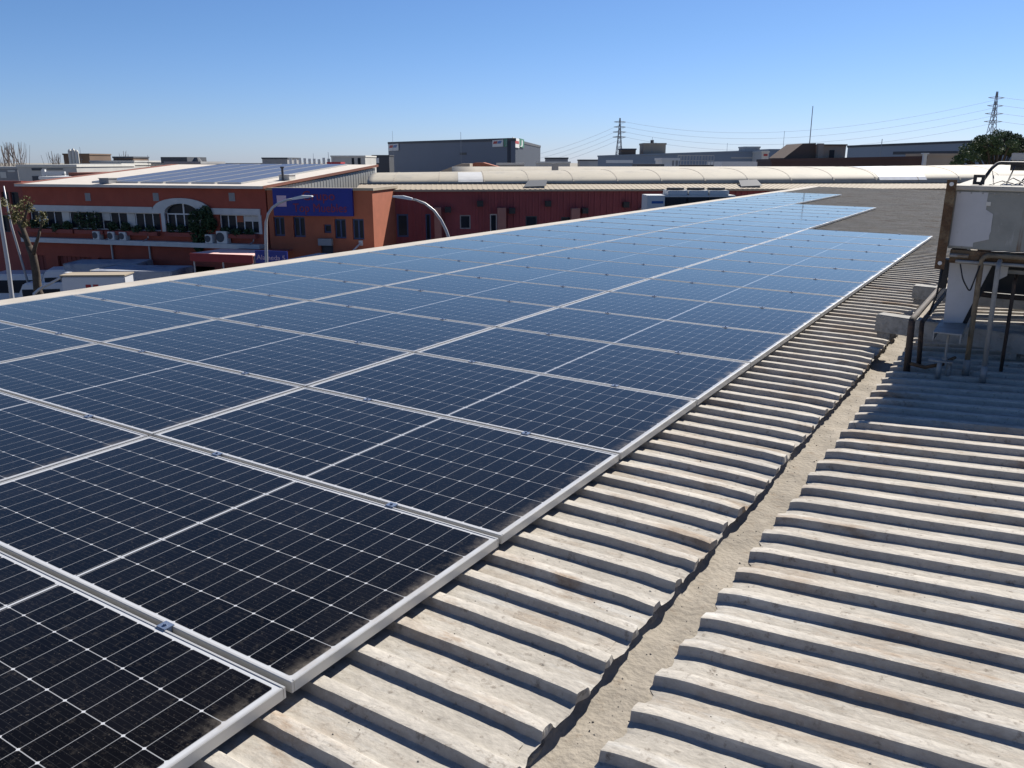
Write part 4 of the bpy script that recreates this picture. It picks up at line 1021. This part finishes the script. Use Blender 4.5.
vehicle('long pale box truck nearest the brick wall, its roof highest', 86, 41.6, YAW + .05, 4.4, 2.1, pos(85, 263, 41).z - GZ, body=M_cargrey)
vehicle('big pale box truck with dark patched roof at the right of the yard', 119, 39.4, YAW - .08, 4.9, 2.3, pos(120, 269, 39).z - GZ, body=M_cargrey)
bx = vehicle('small white box truck with a cream roof edge and red marks, nearest the roof', 73, 32.5, YAW + .06, 3.0, .9, pos(70, 276, 32.3).z - GZ)
for ch in bx.children:
    if ch.name.startswith('cargo_box'):
        H_ = pos(70, 276, 32.3).z - GZ
        MB().box(-.93, 1.53, -.48, .48, H_ + .022, H_ + .07).build('roof_edge', M_creamroof, ch)
        for j in range(2): MB().box(.0 + .28 * j, .2 + .28 * j, -.456, -.4515, H_ - .62, H_ - .30).build('red_mark', M_red, ch)
vehicle('white van behind the small box truck, beside the tree trunk', 47, 41.2, YAW + .3, 3.6, 1.7, pos(50, 268, 41.2).z - GZ, 'van', name='van', cat='van')
vehicle('pale blue white van at the foot of the tree, lowest in the yard', 24, 40.6, YAW + .15, 3.4, 1.7, pos(22, 281, 40.6).z - GZ, 'van', name='van', cat='van')
vehicle('white van cut by the left picture edge behind the lamp pole', -6, 43.0, YAW + .05, 4.8, 1.8, 2.5, 'van', name='van', cat='van')

# ------------------------------------------------------------------ farther roofs and towers
def block(name, label, cat, x0, x1, yt, d, depth, m_, d1=None, yt1=None, roof=None, wins=(), group=None, edge=.25, base=GZ):
    """building whose front spans picture x0..x1 at distance d (right end d1), top at yt; windows as (x0,x1,y0,y1)"""
    d1 = d1 or d; a, b = pos(x0, yt, d), pos(x1, yt1 if yt1 is not None else yt, d1)
    M = frame(a, b); L_ = (b - a).xy.length; H0, H1 = a.z - GZ, b.z - GZ
    rt = thing(name, label, cat, M=M, group=group)
    MB().prism([(0, 0), (L_, 0), (L_, H1 - edge), (0, H0 - edge)], 0, depth).build('wall', m_, rt)
    MB().prism([(-.1, H0 - edge), (L_ + .1, H1 - edge), (L_ + .1, H1), (-.1, H0)], -.12, depth + .1).build('roof', roof or m_, rt)
    for wv in wins:
        q0, q1 = onf(M, wv[0], wv[3]), onf(M, wv[1], wv[2])
        MB().box(q0[0], q1[0], -.06, .02, q0[1], q1[1]).build('window', wv[4] if len(wv) > 4 else M_glass, rt)
    return rt, M, L_, H0


# grey warehouse with the corner signs
W1, MW, LW, HW = block('warehouse', 'big slate grey warehouse with white and green signs at its roof corner', 'warehouse', 388, 511, 142, 282, 1.0, M_ewall, d1=180, yt1=138, roof=M_darkgrey, edge=.6, wins=((460, 466.5, 152.5, 155, M_black),))
pc, pe = pos(511, 138, 180), pos(540.5, 141.5, 262)
M2 = frame(pc, pe); L2 = (pe - pc).xy.length; H2 = pc.z - GZ
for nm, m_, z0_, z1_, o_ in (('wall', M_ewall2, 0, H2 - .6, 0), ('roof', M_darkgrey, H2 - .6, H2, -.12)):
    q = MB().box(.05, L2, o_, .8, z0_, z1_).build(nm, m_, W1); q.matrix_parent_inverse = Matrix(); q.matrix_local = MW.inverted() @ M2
def wsign(M, x0, x1, y0, y1, m_, name, label, cat='sign'):
    q0, q1 = onf(M, x0, y1), onf(M, x1, y0)
    rt = thing(name, label, cat, M=M @ Matrix.Translation(((q0[0] + q1[0]) / 2, -.14, (q0[1] + q1[1]) / 2)))
    hw, hh = (q1[0] - q0[0]) / 2, (q1[1] - q0[1]) / 2
    MB().box(-hw, hw, -.12, 0, -hh, hh).build('board', m_, rt); return rt, hw, hh
def marks(rt, hw, hh):
    MB().prism([(-hw * .85, -.1 * hh), (-hw * .15, -.1 * hh), (0, hh * .65), (-hw * .7, hh * .65)], -.16, -.125).build('red_mark', M_red, rt)
    MB().prism([(-hw * .05, -.1 * hh), (hw * .6, -.1 * hh), (hw * .85, hh * .7), (hw * .1, hh * .65)], -.16, -.125).build('blue_mark', M_bluel, rt)
marks(*wsign(MW, 389.3, 399, 143.6, 151, M_white, 'warehouse_sign', 'white red and blue sign at the left end of the grey warehouse'))
marks(*wsign(MW, 493.5, 504, 139.6, 147, M_white, 'warehouse_sign', 'white red and blue sign left of the green one on the warehouse corner'))
g_, hw, hh = wsign(MW, 504.8, 510.3, 138.6, 146.8, M_green, 'warehouse_sign', 'green square sign with white hook letter left of the warehouse corner')
text_obj('J', hh * 1.7, Matrix.Translation((0, -.125, 0)) @ UPRIGHT, M_white, g_, depth=.05)
s_, hw, hh = wsign(M2, 511.6, 518.3, 139, 147, M_white, 'warehouse_sign', 'white sign with red bar just right of the warehouse corner')
MB().box(-hw * .8, hw * .8, -.16, -.125, -.15 * hh, .45 * hh).build('red_mark', M_red, s_)
g_, hw, hh = wsign(M2, 518.6, 523, 139.5, 147, M_green, 'warehouse_sign', 'narrow green sign with white letter on the right warehouse side')
text_obj('J', hh * 1.7, Matrix.Translation((0, -.125, 0)) @ UPRIGHT, M_white, g_, depth=.05, width=hw * 1.1)

block('industrial_shed', 'low dark shed with steel gantry left of the grey warehouse', 'shed', 372, 389, 155, 200, 8, M_darkgrey, wins=((373, 379, 158, 163, M_white),))
block('industrial_shed', 'pale pinkish grey box shaped hall behind the strip roof end', 'shed', 331, 365, 155.5, 150, 12, M_lightgrey, roof=M_offwhite, wins=((352, 354, 158, 165), (358, 360.5, 158, 165)))
block('shipping_container', 'small red container before the pale box hall', 'container', 327.5, 340, 162, 120, 3, M_red)
block('industrial_shed', 'dark flat shed at the left of the row of white pipes', 'shed', 262, 287, 157.5, 160, 10, M_midgrey, roof=M_darkgrey)
cp = thing('cooling_stacks', 'row of small white rooftop stacks before the far sheds', 'stacks', M=frame(pos(287, 160, 150), pos(330, 160, 150)))
L_ = (pos(330, 160, 150) - pos(287, 160, 150)).xy.length; zt_ = pos(300, 157.5, 150).z - GZ
MB().box(0, L_, 0, 3, 0, zt_ - 1.6).build('deck', M_midgrey, cp)
for k in range(9): MB().tube([(L_ * (k + .5) / 9, .8, zt_ - 1.6), (L_ * (k + .5) / 9, .8, zt_ - random.uniform(0, .35))], .26, 8).build('stack', M_white, cp)
block('industrial_shed', 'grey ribbed roof house above the solar strips', 'shed', 165, 200, 161.5, 95, 8, M_lightgrey, roof=M_midgrey)
block('industrial_shed', 'black topped box behind the grey ribbed roof house', 'shed', 161.5, 186.5, 157, 130, 8, M_midgrey, roof=M_darkgrey, edge=.9)
vt = thing('roof_ventilator', 'dark mushroom ventilator right of the black topped box', 'ventilator', M=Matrix.Translation(gpos(196, 120)))
zv = pos(196, 157.5, 120).z - GZ; MB().tube([(0, 0, 0), (0, 0, zv - .6)], .35, 8).build('shaft', M_midgrey, vt); MB().tube([(0, 0, zv - .6), (0, 0, zv)], .75, 10, .3).build('cowl', M_darkgrey, vt)
block('industrial_shed', 'long low pale hall at the left, with a white gate', 'shed', 17, 76, 164.5, 92, 14, M_lightgrey, roof=M_offwhite, wins=((32, 42, 168, 170.5, M_darkgrey), (33, 39, 176, 181, M_darkgrey), (47, 63, 168.5, 169.5, M_darkgrey)))
block('industrial_shed', 'low white topped store in front of the pale hall', 'shed', 40, 71, 176.5, 80, 5, M_lightgrey, roof=M_white, wins=((44, 64, 178.5, 180.5, M_darkgrey),))
gt = thing('goods_gate', 'white portal frame standing before the pale hall', 'gate', M=frame(pos(41, 170, 86), pos(64, 170, 86)))
L_ = (pos(64, 170, 86) - pos(41, 170, 86)).xy.length; z_ = pos(41, 169.5, 86).z - GZ
MB().box(0, .35, 0, .3, 0, z_).box(L_ - .3, L_, 0, .3, 0, z_ - .4).box(.35, L_, 0, .3, z_ - .55, z_ - .2).build('portal', M_white, gt)
block('factory_tower', 'brownish tower block with pale silos on the left skyline', 'tower', 63, 89, 153.5, 150, 8, M_umber)
for k, x_ in enumerate((69.5, 73, 76.3)):
    sl = thing('silo', ('leftmost pale silo at the brownish tower', 'middle pale silo at the brownish tower', 'rightmost pale silo at the brownish tower')[k], 'silo', loc=gpos(x_, 147), group='silos at the tower')
    zz = pos(x_, (150.8, 150.2, 151.5)[k], 147).z - GZ; MB().tube([(0, 0, 0), (0, 0, zz)], .30, 10).build('drum', M_offwhite, sl); MB().tube([(0, 0, zz), (0, 0, zz + .3)], .30, 10, .08).build('cap', M_offwhite, sl)
block('industrial_shed', 'pale hall with dark openings right of the brownish tower', 'shed', 73, 121, 163.5, 125, 10, M_lightgrey, roof=M_offwhite, wins=((75, 80, 167, 171, M_darkgrey), (90, 97, 168, 171.5, M_darkgrey), (108.5, 113, 167, 172, M_darkgrey)))
block('industrial_shed', 'second storey pale block with dark brown roof top', 'shed', 90, 134, 160.5, 135, 10, M_offwhite, roof=M_lightgrey, wins=((124, 131, 168, 171.5, M_darkgrey),))
block('industrial_shed', 'dark brown plant room above the pale block', 'shed', 113, 133, 156.5, 142, 6, M_umber, roof=M_darkgrey)
block('industrial_shed', 'pale low hall between plant room and ribbed roof house', 'shed', 134, 166, 162.5, 140, 8, M_lightgrey, roof=M_midgrey)
block('industrial_shed', 'far long low hall behind the solar strips', 'shed', 190, 268, 163, 210, 12, M_midgrey, roof=M_lightgrey)
block('industrial_shed', 'long rusty brown edge roof behind the left end of the pale roof', 'shed', 70, 165, 172.5, 82, 8, M_umber, roof=M_pinktrim, edge=.35)
block('industrial_shed', 'small dark grey shed cut by the left picture edge', 'shed', -30, 17, 166.5, 100, 12, M_midgrey, roof=M_lightgrey, wins=((1, 6, 172, 178, M_offwhite), (8, 15, 170, 172, M_offwhite)))
# bits behind the barrel vault
ro = thing('tiled_house', 'low house with terracotta roof before the grey warehouse', 'house', M=frame(pos(462, 166, 95), pos(500, 166, 95)))
L_ = (pos(500, 166, 95) - pos(462, 166, 95)).xy.length; zz = pos(480, 162.5, 95).z - GZ; ze = pos(480, 168, 95).z - GZ
MB().box(0, L_, 0, 8, 0, ze).build('wall', M_beige, ro); MB().prism([(-.3, ze), (L_ + .3, ze), (L_ * .55, zz), (L_ * .35, zz)], -.3, 8.3).build('roof', M_terra, ro)
be = thing('tiled_house', 'low house with dull beige gable left of the terracotta roof', 'house', M=frame(pos(440, 170, 88), pos(468, 170, 88)))
L_ = (pos(468, 170, 88) - pos(440, 170, 88)).xy.length; zz = pos(455, 163.5, 88).z - GZ; ze = pos(450, 172, 88).z - GZ
MB().box(0, L_, 0, 6, 0, ze).build('wall', M_beige, be); MB().prism([(-.2, ze), (L_ + .2, ze), (L_ + .2, zz), (L_ * .75, zz)], -.2, 6.2).build('roof', M_beige, be)
block('industrial_shed', 'white ended low roof between grey warehouse and barrel vault', 'shed', 497, 524, 163, 110, 6, M_midgrey, roof=M_offwhite)
block('industrial_shed', 'white ended low roof right below the grey warehouse corner', 'shed', 537, 570, 161.5, 120, 6, M_lightgrey, roof=M_offwhite)
block('industrial_shed', 'small dark canopy on the skyline right of the grey warehouse', 'shed', 546, 568, 157.5, 170, 5, M_midgrey, roof=M_darkgrey)
block('industrial_shed', 'thin dark roof left of the blue grey hall', 'shed', 580, 600, 159.5, 170, 6, M_lightgrey, roof=M_darkgrey)
v2 = thing('roof_ventilator', 'grey box ventilator on the barrel vault ridge', 'ventilator', M=frame(pos(552, 168, 56), pos(560, 168, 56)))
zz = pos(556, 163, 56).z - GZ; zb_ = pos(556, 171, 56).z - GZ
MB().prism([(0, zb_ - 1), (.42, zb_ - 1), (.42, zz - .12), (.3, zz), (0, zz - .05)], 0, .5).build('hood', M_midgrey, v2)
block('warehouse', 'long blue grey hall with a beige roof box on the skyline', 'warehouse', 598, 762, 155.5, 150, 16, M_bluegrey, d1=145, yt1=150, roof=M_bluegrey, wins=((606, 633, 160, 163, M_white), (731, 762, 157, 158.5, M_lightgrey)))
bb, MBX, LL, HH = block('roof_plant_room', 'beige roof box with a small dark vent on the blue grey hall', 'plant room', 644, 666, 143, 152, 5, M_beige, edge=.3)
MB().tube([(LL * .45, 2, HH), (LL * .45, 2, HH + .55)], .3, 8).build('vent', M_darkgrey, bb)
block('roof_plant_room', 'low dark machinery left of the beige roof box', 'plant room', 621.5, 636, 148.5, 152, 4, M_umber, roof=M_darkgrey)
block('roof_plant_room', 'small flat machine box near the right end of the blue grey hall', 'plant room', 745, 760, 146.5, 150, 4, M_lightgrey)
block('industrial_shed', 'white panelled hut before the blue grey hall', 'hut', 662, 679, 158, 90, 4, M_white, wins=((672, 674, 159.5, 166, M_midgrey), (675.5, 678, 159.5, 166, M_midgrey)))
gy = thing('roof_railing', 'grey railing frame beside the white panelled hut', 'railing', M=frame(pos(678, 160, 92), pos(714, 160, 92)))
L_ = (pos(714, 160, 92) - pos(678, 160, 92)).xy.length; zz = pos(690, 155, 92).z - GZ; zm = pos(690, 161, 92).z - GZ
MB().box(0, L_, 0, 3.5, 0, zm - .4).build('deck', M_darkgrey, gy)
rl = MB().box(0, L_, 0, .08, zz - .1, zz).box(0, L_, .02, .08, zm, zm + .08)
for k in range(13): rl.box(L_ * k / 12 - .03, L_ * k / 12 + .03, .01, .07, zm - .4, zz - .1)
rl.build('rail', M_lightgrey, gy)
block('industrial_shed', 'dark low opening under the railing left of the hut', 'shed', 638, 663, 164, 80, 3, M_darkgrey)
block('industrial_shed', 'pale lilac sheet roof before the blue grey hall', 'shed', 722, 766, 161.5, 110, 8, M_lightgrey, roof=M_white, edge=.9)
block('industrial_shed', 'pale gable end with a red mark left of the dark brown hall', 'shed', 762, 769, 151, 140, 6, M_offwhite, wins=((763.5, 767.5, 154, 156, M_red),))
block('warehouse', 'dull grey hall behind the umber roof tower', 'warehouse', 769, 800, 149, 165, 12, M_bluegrey, roof=M_bluegrey)
block('brown_hall', 'long dark brown hall wall above the barrel vault', 'hall', 772, 926, 159, 78, 10, M_brown, d1=76, yt1=156, roof=M_brown)
tw = thing('roof_tower', 'umber roof tower with slanting left side and a dark window', 'tower', M=frame(pos(784, 158, 84), pos(847, 158, 84)))
FT = tw.matrix_world.copy(); L_ = (pos(847, 158, 84) - pos(784, 158, 84)).xy.length
q = lambda x, y: onf(FT, x, y)
MB().prism([(q(784, 160)[0], 3), (q(820, 160)[0], 3), q(816, 143), q(803, 143.5), q(784, 158)], 0, 5).build('slanted_block', M_umber, tw)
MB().prism([(q(816.5, 160)[0], 3), (q(822, 160)[0], 3), q(822, 143.5), q(816.5, 143.5)], -.6, -.02).build('beige_pier', M_beige, tw)  # forward pier in the same beige as the block beside it
MB().prism([(q(822.5, 160)[0], 3), (q(845, 160)[0], 3), q(847.5, 145.5), q(822.5, 145.5)], .3, 5).build('beige_block', M_beige, tw)
a, b = q(830, 158), q(835.5, 150); MB().box(a[0], b[0], .22, .29, a[1], b[1]).build('window', M_black, tw)
MB().prism([q(822.3, 145.5), q(848, 145.7), q(848, 144.2), q(822.3, 144.2)], .1, 5.1).build('roof_edge', M_umber, tw)
block('warehouse', 'long slate blue hall with dark eaves running to the pine tree', 'warehouse', 848, 1040, 145.5, 150, 20, M_bluegrey, d1=128, yt1=137.5, roof=M_darkgrey, edge=.35, wins=((893, 962, 151, 154.5, M_darkgrey),))
block('industrial_shed', 'beige low wall left of the pine tree', 'shed', 925, 960, 153.5, 88, 4, M_beige, roof=M_beige)
block('white_post', 'white post between dark brown hall and beige wall', 'post', 924.5, 927.5, 153, 74, .3, M_white, edge=.1)

# masts
def mast(label, x, y0, d, r, rungs=0):
    rt = thing('radio_mast', label, 'mast', loc=gpos(x, d)); z = pos(x, y0, d).z - GZ
    MB().tube([(0, 0, 0), (0, 0, z)], r, 6, r * .5).build('pole', M_steel, rt)
    if rungs: MB().box(-.5, .5, -.05, .05, z * .8, z * .8 + .06).build('crossbar', M_steel, rt)
    return rt
mast('tall thin mast above the umber roof tower', 809, 106, 92, .075)
mast('faint thin mast left of the umber roof tower', 783, 131, 160, .06)
mast('short aerial on the grey warehouse roof', 461, 132, 190, .08, 1)
mast('thin aerial at the left end of the grey warehouse', 393, 131, 240, .06)
mast('small aerial on the slate blue hall', 881, 139, 140, .10)
mast('small aerial above the pale box hall', 328, 152, 150, .07)
mast('thin aerial above the dark box with pale silos', 80, 147, 150, .05, 1)
mast('thin aerial between dark plant room and black topped box', 147, 155, 130, .05, 1)
mast('thin aerial behind the row of white rooftop stacks', 313, 153.5, 155, .05, 1)
mast('short aerial on the beige roof box', 652, 137, 152, .05)
mast('short thin pole on the blue grey hall right of the railing', 727, 143, 150, .05)


# pylons and wires
def pylon(label, x, d, ytop, arms, halfw):
    rt = thing('pylon', label, 'pylon', M=Matrix.Translation(gpos(x, d)) @ Matrix.Rotation(YAW + .12, 4, 'Z'), group='lattice pylons on the skyline')
    H = pos(x, ytop, d).z - GZ; b0 = H * .075; r_ = d * .00034
    m_ = MB()
    def wd(z): return b0 * (1 - z / H) ** 1.25 + .25
    lv = [0, H * .16, H * .30, H * .42, H * .52, H * .61, H * .69, H * .76, H * .83, H * .90, H]
    for sx in (-1, 1):
        for sy in (-1, 1): m_.tube([(sx * wd(z), sy * wd(z), z) for z in lv], r_, 5)
    for z0_, z1_ in zip(lv, lv[1:]):
        a_, b_ = wd(z0_), wd(z1_)
        for s in (-1, 1):
            m_.tube([(-a_, s * a_, z0_), (b_, s * b_, z1_)], r_ * .6, 4); m_.tube([(a_, s * a_, z0_), (-b_, s * b_, z1_)], r_ * .6, 4)
            m_.tube([(s * a_, -a_, z0_), (s * b_, b_, z1_)], r_ * .6, 4); m_.tube([(s * a_, a_, z0_), (s * b_, -b_, z1_)], r_ * .6, 4)
    m_.build('tower', M_steel, rt)
    for f_ in arms:
        z = H * f_; hw = halfw * (1.15 if f_ < .8 else 1.0)
        MB().tube([(-hw, 0, z), (0, 0, z + .5), (hw, 0, z)], r_ * 1.1, 5).tube([(-hw, 0, z), (0, 0, z - .6), (hw, 0, z)], r_ * .8, 5).build('crossarm', M_steel, rt)
    return rt, H


arms = (.66, .75, .84, .93)
pa, HA_ = pylon('smaller lattice pylon on the skyline above the blue grey hall', 619, 620, 118, arms, 4.2)
pb_, HB_ = pylon('taller lattice pylon rising behind the pine tree', 989, 430, 91.5, arms, 4.2)
wires = thing('power_lines', 'thin power lines strung between the two skyline pylons', 'power lines', loc=(0, 0, 0))
def span(a_, b_, sag, r0_, r1_, mb_):
    pts_ = []
    for i in range(25):
        t = i / 24; p_ = a_.lerp(b_, t); p_.z -= sag * 4 * t * (1 - t); pts_.append(p_)
    mb_.tube(pts_, r0_, 4, r1_)
A0, B0 = gpos(619, 620), gpos(989, 430)
dirw = (B0 - A0)
left_far = A0 - dirw * .9; right_far = B0 + dirw * .55 + FWD * 60
for s in (1,):
    wm = MB()
    for f_ in arms:
        ra = pa.matrix_world.to_3x3() @ Vector((s * 4.4, 0, 0)); rb_ = pb_.matrix_world.to_3x3() @ Vector((s * 4.4, 0, 0))
        a_ = A0 + ra + Vector((0, 0, HA_ * f_)); b_ = B0 + rb_ + Vector((0, 0, HB_ * f_))
        span(a_, b_, 11.5, .07, .055, wm)
        span(left_far + ra + Vector((0, 0, HA_ * f_ - 26)), a_, 11, .10, .085, wm)
        span(b_, right_far + rb_ + Vector((0, 0, HB_ * f_ + 2)), 5, .065, .06, wm)
    wm.build('conductor', M_wire, wires)

# pine on the right, bare poplars on the left
PT = gpos(1000, 70); MP = Matrix((RIGHT, FWD, Vector((0, 0, 1)))).transposed().to_4x4(); MP.translation = PT
pine = thing('pine_tree', 'broad dark green pine crown on the right skyline before the pylon', 'tree', M=MP)
def pp(x, y, dd=0): q_ = pos(x, y, 70 + dd) - PT; return Vector((q_.dot(RIGHT), dd, q_.z))
t_ = MB().tube([(0, 0, 0), (.1, 0, 4.5), (.0, 0, 7.0)], .38, 10, .22)
rnd = random.Random(11); cl_ = []
outline = [(958, 157), (962, 151), (968, 146), (975, 141), (979, 136.5), (985, 141), (990, 137), (996, 136), (1001, 131.5), (1007, 132), (1012, 136), (1019, 135.5), (1026, 138), (1034, 143), (1042, 148)]
for x_, y_ in outline:
    for k in range(4):
        yy = y_ + 2.2 + k * rnd.uniform(3.5, 6.5)
        if yy > 172: break
        c_ = pp(x_ + rnd.uniform(-3, 3), yy, rnd.uniform(-2.2, 2.2)); r_ = rnd.uniform(.28, .55); cl_.append((c_.x, c_.y, c_.z, r_ * 1.25, r_ * 1.2, r_ * .8))
        if k < 2: t_.tube([(0, 0, 5.0 + rnd.uniform(0, 1.5)), (c_.x * .6, c_.y * .6, c_.z - .5), (c_.x, c_.y, c_.z)], .09, 5, .03)
t_.build('trunk', M_bark, pine)
foliage('crown', cl_, 15000, .085, M_pine, pine, seed=21)

def poplar(label, x, d, y0, seed):
    rt = thing('bare_tree', label, 'tree', loc=gpos(x, d), group='bare trees on the left skyline')
    rnd = random.Random(seed); H = pos(x, y0, d).z - GZ
    m_ = MB().tube([(0, 0, 0), (.1, 0, H * .5), (.05, 0, H)], .16, 6, .03); tw_ = MB()
    for k in range(16):
        z = H * rnd.uniform(.45, .92); an = rnd.uniform(0, 6.28); l = (H - z) * rnd.uniform(.5, .9) + .3
        tw_.tube([(.05, 0, z), (math.cos(an) * l * .22, math.sin(an) * l * .22, z + l * .45), (math.cos(an) * l * .32, math.sin(an) * l * .32, z + l)], .045, 4, .015)
    m_.build('trunk', M_twig, rt); tw_.build('twigs', M_twig, rt)
for i, (x_, d_, y_, lab) in enumerate(((2, 105, 146, 'leftmost bare poplar on the skyline at the picture edge'), (7, 108, 142, 'second bare poplar from the left picture edge, tall'), (11.5, 106, 143.5, 'third bare poplar from the left picture edge'),
                                       (19, 110, 142, 'tall bare poplar just left of the pale hall roof'), (51, 130, 151, 'bare tree between pale hall and brownish tower, left one'), (57, 132, 153.5, 'bare tree beside the brownish tower, right one'), (123, 150, 151, 'thin bare tree above the dark brown plant room'))):
    poplar(lab, x_, d_, y_, i + 40)
